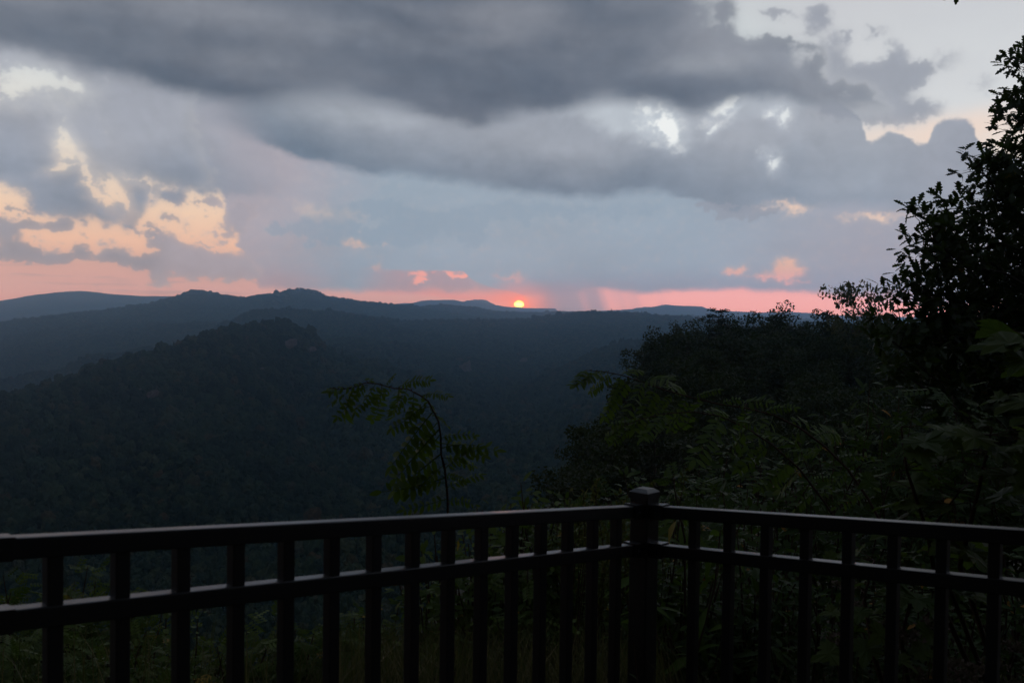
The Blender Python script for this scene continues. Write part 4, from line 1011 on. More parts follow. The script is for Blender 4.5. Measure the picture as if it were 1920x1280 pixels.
# --- the oak on the right: boughs reach out from a trunk beyond the frame
def oak():
    rs = np.random.RandomState(31); pr = random.Random(31)
    bx, by = 7.6, 11.4; bz = ground(bx, by)
    root = put('oak_tree', None, label='tall oak with lobed leaves rising along the right side', cat='tree', loc=(bx, by, bz))
    rel = lambda p: Vector(p) - root.location
    wood = Wood()
    trunk = [(0, 0, -0.5), (0.05, 0, 2.0), (-0.1, -0.1, 4.2), (0.0, 0.1, 6.4), (0.1, 0, 8.6)]
    wood.add(trunk, [0.27, 0.22, 0.18, 0.13, 0.05], 9)
    tips = [(1900, 112, 9.6), (1885, 150, 9.8), (1870, 195, 9.4), (1905, 215, 9.8), (1895, 265, 9.6), (1835, 292, 9.2), (1812, 318, 9.0), (1860, 330, 9.6), (1900, 340, 10), (1840, 372, 9.4), (1775, 385, 9.0), (1740, 405, 8.8), (1712, 440, 8.6), (1765, 440, 9.0), (1820, 430, 9.6),
            (1880, 420, 10), (1700, 480, 8.6), (1745, 490, 9.0), (1800, 490, 9.4), (1860, 480, 9.8), (1690, 525, 8.6), (1730, 540, 9.0), (1790, 545, 9.4), (1850, 540, 9.8), (1905, 540, 10), (1694, 575, 8.6), (1740, 590, 9.0), (1800, 600, 9.4), (1860, 600, 9.6), (1910, 610, 9.8),
            (1650, 590, 8.6), (1662, 555, 8.8), (1645, 640, 8.3), (1655, 690, 8.2), (1690, 625, 8.4), (1740, 640, 8.8), (1800, 650, 9.2), (1860, 660, 9.4), (1910, 690, 9.2), (1680, 668, 8.2), (1740, 700, 8.6), (1800, 715, 8.8), (1870, 730, 9.0), (1760, 760, 8.4), (1830, 780, 8.6), (1900, 790, 8.8)]
    # more boughs deeper in and beyond the edge of the picture
    for _ in range(150):
        x = rs.uniform(1700, 2300); y = rs.uniform(120, 860); lim = np.interp(y, [0, 100, 300, 400, 500, 900], [1995, 1985, 1940, 1860, 1800, 1770])
        if x > lim: tips.append((x, y, rs.uniform(9.4, 12.5)))
    # out-of-sight side of the crown
    for _ in range(50):
        tips.append(('w', bx + rs.uniform(0.2, 3.2), by + rs.uniform(-2.5, 3.4), rs.uniform(1.5, 7.5)))
    pos, ax, up, sz, ti = [], [], [], [], []
    def shoot(base, d, k, s0=0.135, tint=None):
        d = Vector(d).normalized()
        for i in range(k):
            f = i / max(k - 1, 1); p = Vector(base) + d * (0.10 * f)
            a = (d * rs.uniform(0.2, 1.1) + Vector(rvec(1, rs)[0]) * 0.95); a.z -= 0.12
            pos.append(p); ax.append(a); up.append(Vector((rs.normal() * 0.5, rs.normal() * 0.5 - 0.25, 1.0))); sz.append(rs.uniform(0.6, 1.15) * s0)
            ti.append(min(0.95, max(0, rs.normal(0.42 if tint is None else tint, 0.2))) if rs.rand() > 0.006 else 0.99)
    for t in tips:
        if t[0] == 'w':
            tip = Vector((t[1] - bx, t[2] - by, t[3])); n_sh, spread = 16, 0.55
        else: tip = rel(at(t[0] + 28, t[1], t[2])); n_sh, spread = (24, 0.27) if t[0] < 1960 and t[2] < 10.1 else (26, 0.45)
        zf = max(0.6, min(8.0, tip.z - 0.5 - 0.25 * math.hypot(tip.x, tip.y))); 
        k = int(np.clip(np.searchsorted([q[2] for q in trunk], zf), 1, 4)); u = (zf - trunk[k - 1][2]) / (trunk[k][2] - trunk[k - 1][2])
        st = Vector(trunk[k - 1]).lerp(Vector(trunk[k]), u)
        path = bend(st, tip, 0.0, 0.07, 5, pr); wood.add(path, [0.06, 0.042, 0.03, 0.02, 0.012, 0.006], 5)
        d = (tip - st).normalized()
        for j in range(n_sh):
            f = rs.uniform(0.0, 1.0); q = Vector(path[-1]).lerp(Vector(path[-2]), f) if j else tip
            e = q + (Vector(rvec(1, rs)[0]) * rs.uniform(0.3, 1.0) + d * 0.3) * spread * (0.4 if j == 0 else 1.0)
            wood.add([tuple(q), tuple(q.lerp(e, 0.6) + Vector((0, 0, 0.02))), tuple(e)], [0.006, 0.004, 0.002], 3)
            shoot(e, (e - q) + d * 0.15, pr.randint(5, 8))
    # a twig of the same tree hangs into the top of the frame
    q = rel(at(1796, -54, 4.6)); e = rel(at(1792, -22, 4.6))
    top = Vector((0, 0, 7.5)); wood.add(bend(top, rel(at(1830, -330, 5.2)), 0, 0.05, 5, pr) + [tuple(q), tuple(e)], [0.06, 0.05, 0.04, 0.03, 0.02, 0.012, 0.004, 0.002], 5)
    for dx, dy in ((-18, -6), (18, -8), (2, -4), (-34, -60), (30, -70), (0, -80)): 
        pos.append(e); a = rel(at(1792 + dx, dy, 4.6)) - e; ax.append(a); up.append(Vector((0.2, -0.8, 0.5))); sz.append(0.08); ti.append(0.4)
    P = np.array([tuple(p) for p in pos]); A_ = np.array([tuple(a) for a in ax]); U_ = np.array([tuple(u) for u in up]); S_ = np.array(sz); T_ = np.array(ti)
    wood.build('trunk', root, BARK)
    # the leaves that show largest are pieces of their own
    W = P + np.array(root.location); cm = np.array(CAM_M.inverted()); cs = W @ cm[:3, :3].T + cm[:3, 3]
    px = 960 + cs[:, 0] / -cs[:, 2] * FPX; py = 640 - cs[:, 1] / -cs[:, 2] * FPX
    edge = np.interp(py, [0, 100, 300, 400, 500, 900], [1900, 1890, 1800, 1720, 1680, 1660])
    score = np.where((px > 1600) & (px < 1918) & (py > 60) & (py < 900), -(px - edge) - 20 * np.abs(rs.normal(size=len(px))) * 4, -1e9)
    own = np.argsort(-score)[:280]; rest = np.ones(len(P), bool); rest[own] = False
    base = [tinted(mesh('leaf', OAK[0], OAK[1], False, FOL_OAK), v) for v in (0.2, 0.4, 0.55, 0.7)]
    for i in own:
        o = put('leaf', base[int(T_[i] * 4) % 4], root); o.matrix_local = axes_matrix(P[i], A_[i], U_[i], S_[i])
    me = leaf_mesh('foliage', [scatter_shape(OAK[0], OAK[1], P[rest], A_[rest], U_[rest], S_[rest], T_[rest])], FOL_OAK)
    put('foliage', me, root, kind='stuff')
    print('oak leaves', len(P))
oak()

# --- black locust: stems with feathered leaves
def frond_mesh(seed, pairs, droop):
    rs = np.random.RandomState(seed); L = 1.0
    rach = [(t, 0.05 * math.sin(3 * t), -droop * t * t) for t in np.linspace(0, 1, 7)]
    V, F = tube(rach, [0.012, 0.011, 0.010, 0.009, 0.008, 0.006, 0.004], 3)
    V = [tuple(v) for v in V]; F = [tuple(f) for f in F]
    pos, ax, up, sz = [], [], [], []
    for i in range(pairs):
        t = 0.16 + 0.82 * i / (pairs - 1); p = (t, 0.05 * math.sin(3 * t), -droop * t * t)
        for s in (-1, 1):
            if rs.rand() < 0.07: continue
            pos.append((p[0] + rs.normal(0, 0.01), p[1], p[2])); ax.append((rs.normal(0.35, 0.15), s, rs.normal(-0.35, 0.25))); up.append((rs.normal(0, 0.25), rs.normal(0, 0.25), 1)); sz.append(rs.uniform(0.19, 0.27) * (1 - 0.25 * abs(2 * t - 1.1)))
    pos.append(rach[-1]); ax.append((1, 0, -0.3)); up.append((0, 0, 1)); sz.append(0.22)
    n = len(pos); tint = np.clip(rs.normal(0.45, 0.2, n), 0, 0.95)
    v, f, t = scatter_shape([(a, b * 0.85, c) for a, b, c in OVAL[0]], OVAL[1], np.array(pos), np.array(ax), np.array(up), np.array(sz), tint)
    V2 = np.concatenate([np.array(V), v]); F2 = [list(q) for q in F] + [[i + len(V) for i in q] for q in f]
    me = fast_mesh('leaf', V2, np.array(F2), False, FOL_LOCUST)
    a = me.attributes.new('tint', 'FLOAT', 'POINT'); a.data.foreach_set('value', np.concatenate([np.full(len(V), 0.1), t]).astype(np.float32))
    return me
FRONDS = [frond_mesh(s, p, d) for s, p, d in ((1, 8, 0.30), (2, 9, 0.15), (3, 7, 0.40), (4, 10, 0.25), (5, 8, 0.05))]

def locust(name, label, stem, radii, fronds, seed, depth_jit=0.1, cat='sapling', foot=None, grow=1.2):
    pr = random.Random(seed); pts = [at(*p) for p in stem]
    b = pts[0]; gx, gy = (b.x, b.y) if foot is None else foot
    gz = ground(gx, gy)
    root = put(name, None, label=label, cat=cat, loc=(gx, gy, gz))
    full = [Vector((gx, gy, gz - 0.1)), Vector((gx, gy, gz)).lerp(b, 0.5) + Vector((0.03, 0.02, 0))] + pts
    w = Wood(); r0 = [radii[0] * 1.25, radii[0] * 1.1] + list(np.interp(np.linspace(0, 1, len(pts)), [0, 1], radii))
    w.add([p - root.location for p in full], r0, 7)
    # thorns
    for k in range(len(pts) - 1):
        for f in (0.3, 0.7):
            q = pts[k].lerp(pts[k + 1], f) - root.location; e = q + Vector((pr.uniform(-1, 1), pr.uniform(-1, 1), 0.4)).normalized() * 0.014
            w.add([tuple(q), tuple(e)], [0.003, 0.0006], 3)
    w.build('stem', root, STEM)
    for (sx, sy), (ex, ey), lift in fronds:
        d = float(np.interp(sx + sy * 0.001, *zip(*sorted((p[0] + p[1] * 0.001, p[2]) for p in stem)))) if len(stem) > 1 else stem[0][2]
        q = at(sx, sy, d); e = at(sx + (ex - sx) * grow, sy + (ey - sy) * grow, d + pr.uniform(-depth_jit, depth_jit))
        L = (e - q).length * 1.04; me = pr.choice(FRONDS)
        o = put('leaf', me, root)
        under(root, o, axes_matrix(q, (e - q) + Vector((0, 0, 0.10 * L)), Vector((pr.uniform(-0.5, 0.5), -0.8 + pr.uniform(-0.4, 0.4), 0.8 if lift > 0 else 0.4)), L * pr.uniform(0.9, 1.15)))
    return root

locust('locust_sapling', 'bent sapling with feathered leaves standing left of the corner post',
       [(840, 985, 3.25), (839, 930, 3.25), (834, 880, 3.22), (827, 850, 3.21), (826, 815, 3.20), (822, 790, 3.18), (812, 770, 3.16), (803, 752, 3.15), (786, 740, 3.14), (764, 729, 3.12), (740, 728, 3.10), (706, 719, 3.06), (684, 718, 3.03), (660, 728, 3.02), (640, 730, 3.0), (618, 727, 2.98)], (0.0042, 0.0010),
       [((640, 738), (612, 727), 1), ((652, 736), (617, 752), 1), ((660, 733), (630, 788), 0), ((676, 727), (640, 778), 0), ((690, 724), (655, 742), 1), ((690, 722), (628, 722), 1), ((704, 720), (668, 772), 0), ((716, 720), (700, 790), 0), ((705, 720), (690, 703), 1), ((724, 721), (735, 708), 1), ((735, 722), (700, 752), 0),
        ((748, 725), (742, 780), 0), ((748, 725), (790, 714), 1), ((764, 729), (740, 770), 0), ((776, 735), (762, 800), 0), ((788, 742), (832, 737), 1), ((790, 744), (826, 762), 1), ((800, 755), (745, 800), 0), ((806, 762), (752, 772), 0), ((812, 772), (738, 850), 0), ((818, 784), (850, 788), 1), ((820, 792), (762, 850), 0),
        ((823, 805), (740, 880), 0), ((824, 815), (780, 868), 0), ((825, 822), (878, 812), 1), ((827, 840), (902, 832), 1), ((828, 850), (738, 912), 0), ((829, 858), (880, 868), 1), ((831, 872), (775, 915), 0), ((832, 880), (888, 850), 1), ((834, 895), (742, 922), 0), ((835, 905), (780, 900), 1), ((836, 915), (898, 895), 1), ((838, 935), (770, 950), 0), ((838, 940), (890, 945), 1), ((825, 830), (905, 860), 1), ((833, 890), (870, 905), 0)], 5, grow=1.02)

locust('locust_branch', 'long arching stem of feathered leaves reaching left above the post',
       [(1668, 1010, 3.7), (1628, 935, 3.72), (1590, 880, 3.75), (1548, 838, 3.78), (1500, 802, 3.8), (1450, 778, 3.82), (1400, 765, 3.84), (1350, 758, 3.85), (1300, 746, 3.86), (1250, 732, 3.86), (1205, 716, 3.86), (1165, 703, 3.85), (1128, 696, 3.84), (1096, 694, 3.82)], (0.0058, 0.0013),
       [((1100, 694), (1080, 700), 1), ((1110, 694), (1086, 722), 0), ((1128, 696), (1090, 712), 1), ((1140, 698), (1112, 690), 1), ((1150, 700), (1100, 735), 0), ((1165, 703), (1140, 750), 0), ((1165, 703), (1205, 690), 1), ((1180, 708), (1130, 775), 0), ((1205, 716), (1180, 760), 0), ((1205, 716), (1255, 715), 1), ((1230, 725), (1195, 790), 0),
        ((1250, 732), (1295, 722), 1), ((1262, 736), (1230, 775), 0), ((1290, 744), (1262, 800), 0), ((1300, 746), (1345, 735), 1), ((1320, 750), (1290, 790), 0), ((1350, 758), (1400, 745), 1), ((1350, 758), (1330, 815), 0), ((1380, 762), (1440, 752), 1), ((1400, 765), (1385, 820), 0), ((1430, 772), (1495, 765), 1), ((1450, 778), (1425, 830), 0),
        ((1480, 792), (1545, 790), 1), ((1500, 802), (1470, 850), 0), ((1525, 820), (1590, 812), 1), ((1548, 838), (1510, 880), 0), ((1570, 860), (1632, 850), 1), ((1590, 880), (1545, 915), 0), ((1605, 900), (1660, 890), 1), ((1620, 920), (1570, 950), 0)], 6, 0.2, grow=0.88)

locust('locust_branch', 'lower arching stem of feathered leaves with pale hanging sprays left of the long one',
       [(1590, 1010, 3.5), (1545, 940, 3.5), (1500, 880, 3.5), (1450, 835, 3.52), (1400, 802, 3.54), (1350, 780, 3.55), (1300, 772, 3.55), (1250, 775, 3.55), (1205, 785, 3.52), (1165, 800, 3.5)], (0.0048, 0.0012),
       [((1170, 798), (1130, 825), 0), ((1190, 790), (1150, 835), 0), ((1205, 785), (1145, 800), 1), ((1220, 780), (1190, 830), 0), ((1250, 775), (1205, 815), 0), ((1265, 773), (1240, 765), 1), ((1280, 772), (1245, 830), 0), ((1300, 772), (1270, 825), 0), ((1320, 775), (1370, 772), 1), ((1350, 780), (1310, 850), 0), ((1375, 790), (1425, 800), 1),
        ((1400, 802), (1350, 860), 0), ((1425, 818), (1480, 815), 1), ((1440, 830), (1390, 890), 0), ((1465, 850), (1520, 850), 1), ((1480, 862), (1430, 915), 0), ((1500, 880), (1470, 930), 0), ((1515, 900), (1572, 900), 1), ((1530, 920), (1480, 955), 0)], 7, 0.2, grow=0.88)

# --- maple saplings with big lobed leaves
def maple_leaf(seed):
    rs = random.Random(seed)
    half = [(0.0, 0.0), (0.02, 0.10), (-0.06, 0.26), (0.06, 0.30), (0.10, 0.46), (0.22, 0.40), (0.34, 0.50), (0.36, 0.34), (0.52, 0.34), (0.44, 0.20), (0.66, 0.20), (0.70, 0.12), (0.84, 0.12), (1.0, 0.0)]
    half = [(x + rs.uniform(-0.015, 0.015), y * rs.uniform(0.93, 1.07)) for x, y in half]; half[0] = (0, 0); half[-1] = (1.0, 0.0)
    out = half + [(x, -y) for x, y in half[-2:0:-1]]
    z = lambda x, y: 0.10 * abs(y) + 0.05 * math.sin(7 * y + seed) - 0.22 * x * x + 0.04 * math.sin(9 * x)
    V = [(0.34, 0.0, z(0.34, 0) - 0.02)] + [(x, y, z(x, y)) for x, y in out]; n = len(out)
    F = [(0, 1 + i, 1 + (i + 1) % n) for i in range(n)]
    # petiole
    p = [(-0.55, 0.004, 0.10), (0.0, 0.004, 0.0), (0.0, -0.004, 0.0), (-0.55, -0.004, 0.10)]; o = len(V)
    return tinted(mesh('leaf', V + p, F + [(o, o + 1, o + 2), (o, o + 2, o + 3)], False, FOL_MAPLE), 0.4)
MAPLES = [maple_leaf(s) for s in range(4)]

def maple(label, foot, stems, n, seed, size=0.125, spread=0.16):
    pr = random.Random(seed); gz = ground(*foot)
    root = put('maple_sapling', None, label=label, cat='sapling', loc=(foot[0], foot[1], gz)); w = Wood(); spots = []
    for st in stems:
        pts = [at(*p) for p in st]; path = [Vector((foot[0], foot[1], gz - 0.1))] + pts
        w.add([p - root.location for p in path], list(np.linspace(0.011, 0.003, len(path))), 6)
        for a, b in zip(pts[:-1], pts[1:]):
            for f in (0.1, 0.4, 0.7, 1.0): spots.append(a.lerp(b, f))
    for k in range(n):
        q = pr.choice(spots); th = pr.uniform(0, 6.28)
        out = Vector((math.cos(th), math.sin(th) * 0.8, pr.uniform(-0.15, 0.25))); p = q + out.normalized() * pr.uniform(0.4, 1.0) * spread
        w.add([tuple(q - root.location), tuple(p - root.location)], [0.0022, 0.0014], 3)
        o = put('leaf', pr.choice(MAPLES), root)
        under(root, o, axes_matrix(p, out + Vector((0, 0, -0.25)), Vector((pr.uniform(-0.5, 0.5), pr.uniform(-0.9, 0.1), 1.0)), size * pr.uniform(0.6, 1.2)))
    w.build('stem', root, STEM); return root
maple('maple sapling with big lobed leaves just beyond the rail at lower right', (2.05, 3.3), [[(1760, 1120, 3.1), (1740, 1000, 3.05), (1700, 880, 3.0), (1690, 800, 3.0)], [(1800, 1060, 3.1), (1830, 940, 3.0), (1850, 850, 3.0), (1860, 800, 3.0)], [(1740, 1000, 3.05), (1800, 920, 3.0)]], 62, 3)
maple('maple sapling with a lobed leaf cut off by the right edge of view', (2.35, 3.4), [[(1990, 1000, 2.9), (1980, 800, 2.85), (1955, 660, 2.8), (1945, 640, 2.8)]], 20, 9, 0.15, 0.12)
maple('young maple with few lobed leaves showing between the right-hand balusters', (1.5, 3.05), [[(1640, 1230, 2.9), (1620, 1120, 2.9), (1640, 1050, 2.88)], [(1690, 1200, 2.9), (1710, 1110, 2.88)]], 26, 12, 0.11, 0.14)

# --- shrubs
def shrub(label, px, py, d, width, height, n, leaf=OVAL, size=0.055, mat=None, seed=0, pale=0.45, name='shrub', group=None, upright=0.3, yellow=0.01):
    """a bush whose top is seen at pixel (px, py), depth d"""
    rs = np.random.RandomState(seed); pr = random.Random(seed); top = at(px, py, d); gz = ground(top.x, top.y)
    h = max(top.z - gz, 0.4); root = put(name, None, label=label, cat='shrub', group=group, loc=(top.x, top.y, gz)); w = Wood()
    pos, ax, up, sz, ti = [], [], [], [], []
    low = max(0.0, h - height)
    n_st = max(6, int(n / 45))
    for k in range(n_st):
        th = rs.uniform(0, 6.28); rr = width * 0.5 * math.sqrt(rs.rand()); zt = h * 1.0 - (rr / (width * 0.5)) ** 2 * height * 0.45 - abs(rs.normal(0, 0.10)) * height
        tip = Vector((math.cos(th) * rr, math.sin(th) * rr, max(zt, 0.25))); st = Vector((tip.x * 0.3, tip.y * 0.3, 0))
        path = bend(st, tip, 0, 0.08, 5, pr); w.add(path, [0.008, 0.007, 0.006, 0.005, 0.004, 0.002], 4)
        m = int(n / n_st)
        for j in range(m):
            f = max(rs.uniform(0.0, 1.0) ** 0.6, low / h if rs.rand() < 0.9 else 0); q = f * 5; i = min(int(q), 4); p = Vector(path[i]).lerp(Vector(path[i + 1]), q - i)
            out = Vector(rvec(1, rs)[0]); out.z = out.z * 0.5 + upright
            pos.append(p + out * rs.uniform(0.01, 0.11) * (width * 0.6 + 0.3)); ax.append(out + Vector((0, 0, -0.35))); up.append(Vector((rs.normal() * 0.45, rs.normal() * 0.45 - 0.3, 1.0))); sz.append(size * rs.uniform(0.6, 1.25))
            ti.append(0.99 if rs.rand() < yellow else float(np.clip(rs.normal(pale, 0.22), 0, 0.95)))
    w.build('stems', root, STEM)
    arr = lambda L: np.array([tuple(v) for v in L])
    put('foliage', leaf_mesh('foliage', [scatter_shape(leaf[0], leaf[1], arr(pos), arr(ax), arr(up), np.array(sz), np.array(ti))], mat or FOL_SHRUB), root)
    return root
SPRAY = None
def spray_shape():
    """a short feathered spray of small leaves, as one flat shape"""
    V, F = [], []
    for i in range(5):
        for s in (-1, 1):
            o = len(V); t = 0.15 + 0.17 * i; c, sn = 0.45, 0.9 * s
            for u, wd in ((0, 0.01), (0.5, 0.075), (1.0, 0.0)):
                for e in (-1, 1): V.append((t + 0.3 * (u * c) - e * wd * sn, 0.3 * u * sn + e * wd * c, -0.12 * t - 0.08 * u))
            F += [(o, o + 1, o + 3, o + 2), (o + 2, o + 3, o + 5, o + 4)]
    return V, F
SPRAY = spray_shape()

shrub('leafy shrub just over the rail at the foot of the sapling', 915, 905, 4.3, 0.9, 1.0, 1100, OVAL, 0.055, seed=1)
shrub('leafy shrub over the rail midway between sapling and post', 990, 905, 4.5, 0.9, 1.0, 1100, OVAL, 0.055, seed=2)
shrub('leafy shrub over the rail close left of the corner post', 1068, 898, 4.8, 1.0, 1.0, 900, SPRAY, 0.11, seed=3, mat=FOL_DIM)
shrub('pale sumac-like shrub with drooping long leaflets right behind the post', 1275, 905, 3.5, 0.42, 0.5, 120, LANCE, 0.13, seed=4, pale=0.7, mat=FOL_LOCUST)
shrub('low dense shrub behind the right rail beside the post', 1365, 905, 4.2, 1.0, 0.9, 620, OVAL, 0.06, seed=5, mat=FOL_DIM)
shrub('dark thicket shrub beneath the arching stems', 1450, 850, 5.0, 1.3, 1.3, 800, OVAL, 0.07, seed=6, mat=FOL_DIM)
shrub('small-leaved shrub below the lower arching stem', 1290, 850, 5.6, 1.5, 1.2, 800, SPRAY, 0.13, seed=7, mat=FOL_DIM)
shrub('shrub with glinting narrow leaves left of the maple', 1560, 790, 5.2, 1.3, 1.5, 900, LANCE, 0.11, seed=8, mat=FOL_DIM)
shrub('tall shrub with narrow grey-green leaves below the oak boughs', 1665, 700, 6.0, 1.5, 1.9, 1100, LANCE, 0.12, seed=9, mat=FOL_DIM)
shrub('tall shrub with feathered sprays under the oak', 1770, 730, 5.4, 1.4, 1.9, 1000, SPRAY, 0.16, seed=10, mat=FOL_DIM)
shrub('dense tall shrub filling the right edge under the oak', 1890, 760, 5.0, 1.3, 1.9, 1000, OVAL, 0.07, seed=11, mat=FOL_DIM)
shrub('broad low shrub on the slope behind the feathered sprays', 1180, 868, 8.0, 2.0, 1.6, 900, OVAL, 0.09, seed=12, mat=FOL_DIM)
shrub('shrub on the slope behind the right rail, below the pine', 1380, 800, 8.5, 2.4, 2.2, 1100, OVAL, 0.10, seed=13, mat=FOL_DIM)
shrub('tall shrub on the slope in front of the wood', 1560, 730, 9.0, 2.6, 2.6, 1200, OVAL, 0.10, seed=14, mat=FOL_DIM)
shrub('bushy shrub halfway down the slope left of the post', 1075, 935, 12.0, 2.6, 2.4, 900, OVAL, 0.12, seed=15, mat=FOL_DIM)
shrub('bushy shrub on the slope beyond the corner post', 1230, 880, 14.0, 3.2, 3.0, 1100, OVAL, 0.13, seed=16, mat=FOL_DIM)
# seen through the balusters, left to right
LOW = [(25, 1048, 4.4, SPRAY, 'feathered shrub behind the leftmost baluster'), (150, 1052, 4.6, SPRAY, 'feathered shrub with bare twigs behind the second baluster'), (270, 1072, 4.8, SPRAY, 'thin feathered shrub topping the third baluster gap'),
       (60, 1150, 3.6, SPRAY, 'shrub filling the lower left corner behind the balusters'), (200, 1165, 3.7, SPRAY, 'shrub with scattered yellow leaves low at the left'), (330, 1160, 3.8, OVAL, 'low leafy shrub behind the fourth baluster'), (450, 1140, 3.9, SPRAY, 'feathered shrub behind the fifth baluster'),
       (560, 1128, 3.9, SPRAY, 'bright feathered shrub behind the sixth baluster'), (670, 1120, 3.8, SPRAY, 'feathered shrub left of the sapling below the middle rail'), (765, 1085, 3.8, OVAL, 'leafy shrub rising to the middle rail left of the sapling stem'), (830, 1025, 4.0, OVAL, 'leafy shrub at the sapling stem, under the top rail'),
       (905, 985, 4.2, OVAL, 'leafy shrub under the top rail right of the sapling'), (985, 985, 4.0, SPRAY, 'feathered shrub behind the middle of the left panel'), (1060, 990, 3.9, OVAL, 'leafy shrub behind the balusters near the post'), (1130, 985, 3.8, OVAL, 'leafy shrub in the last gaps left of the post'),
       (1275, 985, 3.7, OVAL, 'leafy shrub in the first gaps right of the post'), (1365, 980, 3.7, OVAL, 'leafy shrub behind the second right-hand baluster'), (1460, 985, 3.7, LANCE, 'long-leaved shrub behind the third right-hand baluster'), (1560, 990, 3.6, OVAL, 'leafy shrub behind the middle of the right panel'),
       (1670, 1010, 3.6, OVAL, 'dark shrub behind the young maple'), (1780, 1000, 3.7, OVAL, 'dark shrub low under the maple sapling'), (1890, 1000, 3.7, OVAL, 'dark shrub in the lower right corner')]
for i, (x, y, d, lf, lb) in enumerate(LOW):
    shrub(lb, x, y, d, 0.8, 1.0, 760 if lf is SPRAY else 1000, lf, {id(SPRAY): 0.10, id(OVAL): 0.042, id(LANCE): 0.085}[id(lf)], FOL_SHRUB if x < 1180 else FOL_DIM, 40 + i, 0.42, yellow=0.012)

# --- goldenrod stalks by the post, dry flower heads, a weed at the post, grass
def stalk(name, label, px, py, d, n, spread, kind, seed, group=None):
    rs = np.random.RandomState(seed); pr = random.Random(seed); top = at(px, py, d); gz = ground(top.x, top.y); h = top.z - gz
    root = put(name, None, label=label, cat='plant', group=group, loc=(top.x, top.y, gz)); w = Wood(); L, Fl = [[], [], [], [], []], [[], [], [], [], []]
    def leaf(S, p, a, u, s, t):
        for lst, v in zip(S, (tuple(p), tuple(a), tuple(u), s, t)): lst.append(v)
    for k in range(n):
        b = Vector((rs.normal(0, spread), rs.normal(0, spread), 0)); tip = b + Vector((rs.normal(0, 0.06), rs.normal(0, 0.06), h * (1 - 0.25 * rs.rand() * (k > 0)))); path = bend(b, tip, 0, 0.03, 5, pr)
        w.add(path, [0.004, 0.0038, 0.0034, 0.003, 0.0024, 0.001], 4)
        for j in range(26):
            f = rs.uniform(0.25, 0.95) * 5; i = int(f); p = Vector(path[i]).lerp(Vector(path[i + 1]), f - i); o = Vector(rvec(1, rs)[0]); o.z = 0.5
            leaf(L, p, o, (rs.normal() * 0.3, rs.normal() * 0.3, 1), (0.085 if kind != 'weed' else 0.075) * rs.uniform(0.5, 1.1) * (1.15 - f / 6), np.clip(rs.normal(0.45, 0.2), 0, 0.95))
        if kind == 'plume':
            for j in range(46):
                f = rs.rand(); p = Vector(path[-1]).lerp(Vector(path[-2]), f * 1.1) + Vector((rs.normal(0, 0.006), rs.normal(0, 0.006), 0)) * (1 + 2 * f); leaf(Fl, p, rvec(1, rs)[0] + np.array([0, 0, 0.8]), rvec(1, rs)[0], 0.022 * rs.uniform(0.6, 1.2), np.clip(rs.normal(0.5, 0.25), 0, 0.95))
        if kind == 'head':
            for j in range(110):
                q = Vector(rvec(1, rs)[0]) * rs.rand() ** 0.5 * 0.05; q.z = abs(q.z) * 0.55; leaf(Fl, tip + q, rvec(1, rs)[0] + np.array([0, 0, 0.6]), rvec(1, rs)[0], 0.016 * rs.uniform(0.6, 1.3), np.clip(rs.normal(0.5, 0.25), 0, 0.95))
    w.build('stems', root, STEM); ar = lambda S: [np.array(v) for v in S]
    put('foliage', leaf_mesh('foliage', [scatter_shape(*LANCE, *ar(L))], FOL_SHRUB if kind != 'weed' else FOL_DIM), root)
    if Fl[0]: put('flower_head' if kind == 'head' else 'plume', leaf_mesh('plume', [scatter_shape(*OVAL, *ar(Fl))], FOL_GOLD if kind == 'plume' else FOL_FLOWER), root)
for i, (x, y, d, lb) in enumerate([(1108, 905, 3.7, 'clump of yellow-green goldenrod plumes nearest the shrub left of the post'), (1140, 896, 3.8, 'tallest clump of goldenrod plumes left of the post'), (1170, 900, 3.7, 'clump of goldenrod plumes touching the post on its left'), (1222, 888, 3.9, 'goldenrod plumes standing straight behind the post cap'), (1060, 920, 3.9, 'small goldenrod clump farthest left of the post')]):
    stalk('goldenrod', lb, x, y, d, 9, 0.07, 'plume', 70 + i, 'goldenrod by the post')
for i, (x, y, d, lb) in enumerate([(1610, 1165, 3.0, 'dry pinkish flower heads left of the young maple'), (1790, 1205, 2.9, 'dry pinkish flower heads under the maple sapling'), (1700, 1240, 2.8, 'dry pinkish flower heads lowest behind the right panel'), (1890, 1210, 2.8, 'dry pinkish flower heads near the lower right corner'), (1640, 1105, 3.2, 'small dry flower heads behind the fifth right-hand baluster')]):
    stalk('dry_flower', lb, x, y, d, 4, 0.09, 'head', 80 + i, 'dry flower heads behind the right panel')
stalk('weed', 'small weed growing against the foot of the corner post', 1212, 1190, 2.52, 6, 0.035, 'weed', 90)

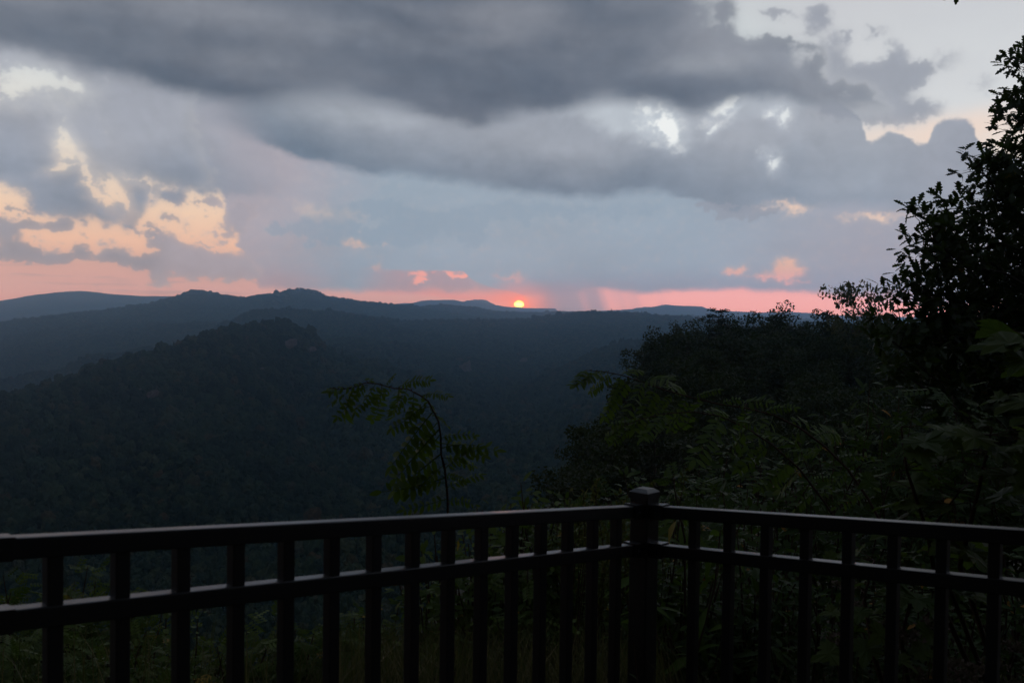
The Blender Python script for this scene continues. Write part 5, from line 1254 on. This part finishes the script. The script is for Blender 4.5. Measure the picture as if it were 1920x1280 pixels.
def grass():
    rs = np.random.RandomState(5); V = []; F = []; T = []
    pts = []
    for _ in range(9000):
        px = rs.uniform(640, 1250) if rs.rand() < 0.75 else rs.uniform(-50, 1950); d = rs.uniform(2.72, 4.2); top = rs.uniform(1085, 1330) if px < 1250 else rs.uniform(1150, 1340)
        p = at(px, top, d); pts.append((p.x, p.y, p.z))
    pts = np.array(pts); gz = height(pts[:, :2])
    ok = (pts[:, 2] > gz + 0.12); pts, gz = pts[ok], gz[ok]
    for (x, y, z), g0 in zip(pts, gz):
        h = z - g0; th = rs.uniform(0, 6.28); lean = rs.uniform(0.08, 0.75) * min(h, 0.6); wd = rs.uniform(0.0018, 0.0042); o = len(V); dx, dy = math.cos(th), math.sin(th); sx, sy = -dy * wd, dx * wd
        t = float(np.clip(0.25 + 0.4 * perlin(np.array([x * 3.0]), np.array([y * 3.0]), 8)[0] + rs.normal(0, 0.22), 0, 0.9)) if rs.rand() > 0.12 else 0.95
        for f in (0.0, 0.45, 0.8, 1.0):
            cx, cy, cz = x + dx * lean * (f * f - 1), y + dy * lean * (f * f - 1), g0 + h * (f - 0.12 * f ** 4); wq = 1 - f ** 2
            V += [(cx - sx * wq, cy - sy * wq, cz), (cx + sx * wq, cy + sy * wq, cz)]; T += [t, t]
        F += [(o, o + 1, o + 3, o + 2), (o + 2, o + 3, o + 5, o + 4), (o + 4, o + 5, o + 7, o + 6)]
    me = fast_mesh('grass', V, F, False, FOL_GRASS); a = me.attributes.new('tint', 'FLOAT', 'POINT'); a.data.foreach_set('value', np.array(T, np.float32))
    put('grass', me, kind='stuff', label='long tangled grass with dry straws behind the railing', cat='grass')
grass()

# --- pale rock faces showing through the far forest
def rocks():
    m, g, o = new_mat('rock_face'); c = objcoord(g); n = g.noise(c, 0.25, 6, 0.65)
    principled(g, o, g.mix(n, (0.06, 0.046, 0.042), (0.17, 0.13, 0.12)), 0.9, n, 0.2, dist=1.0)
    for i, (x, y, w, h, lb) in enumerate([(545, 655, 26, 26, 'pinkish rock cliff below the knob of the near spur'), (585, 662, 16, 12, 'small rock ledge right of the cliff below the knob'), (290, 748, 18, 18, 'pale rock outcrop on the flank of the near spur'), (258, 738, 26, 8, 'thin pale ledge left of the rock outcrop on the spur'),
                                          (872, 703, 24, 40, 'slanting rock slide on the far wall of the gorge'), (980, 685, 14, 22, 'small rock scar near the head of the gorge'), (466, 800, 5, 6, 'tiny pale boulder low on the near spur'), (491, 698, 8, 4, 'tiny pale ledge on the near spur below the cliff')]):
        p = ray_hit(x, y); d = p.y; bm = bmesh.new(); bmesh.ops.create_icosphere(bm, subdivisions=3, radius=1.0); off = Vector((i * 5.1, 0, 0))
        for v in bm.verts:
            q = v.co * 1.0; k = 1 + 0.45 * mnoise.noise(q * 1.7 + off) + 0.22 * mnoise.noise(q * 4.5 + off)
            st = round(q.z * k * 3) / 3 * 0.5 + q.z * k * 0.5
            v.co = Vector(((q.x + 0.35 * q.z) * k * w * d / FPX * 0.52, q.y * k * 8.0, st * h * d / FPX * 0.5))
        me = bpy.data.meshes.new('rock_outcrop'); bm.to_mesh(me); bm.free(); me.materials.append(m)
        put('rock_outcrop', me, label=lb, cat='rock', group='rock outcrops in the far forest', loc=(p.x, p.y - 6, p.z + 6))
rocks()
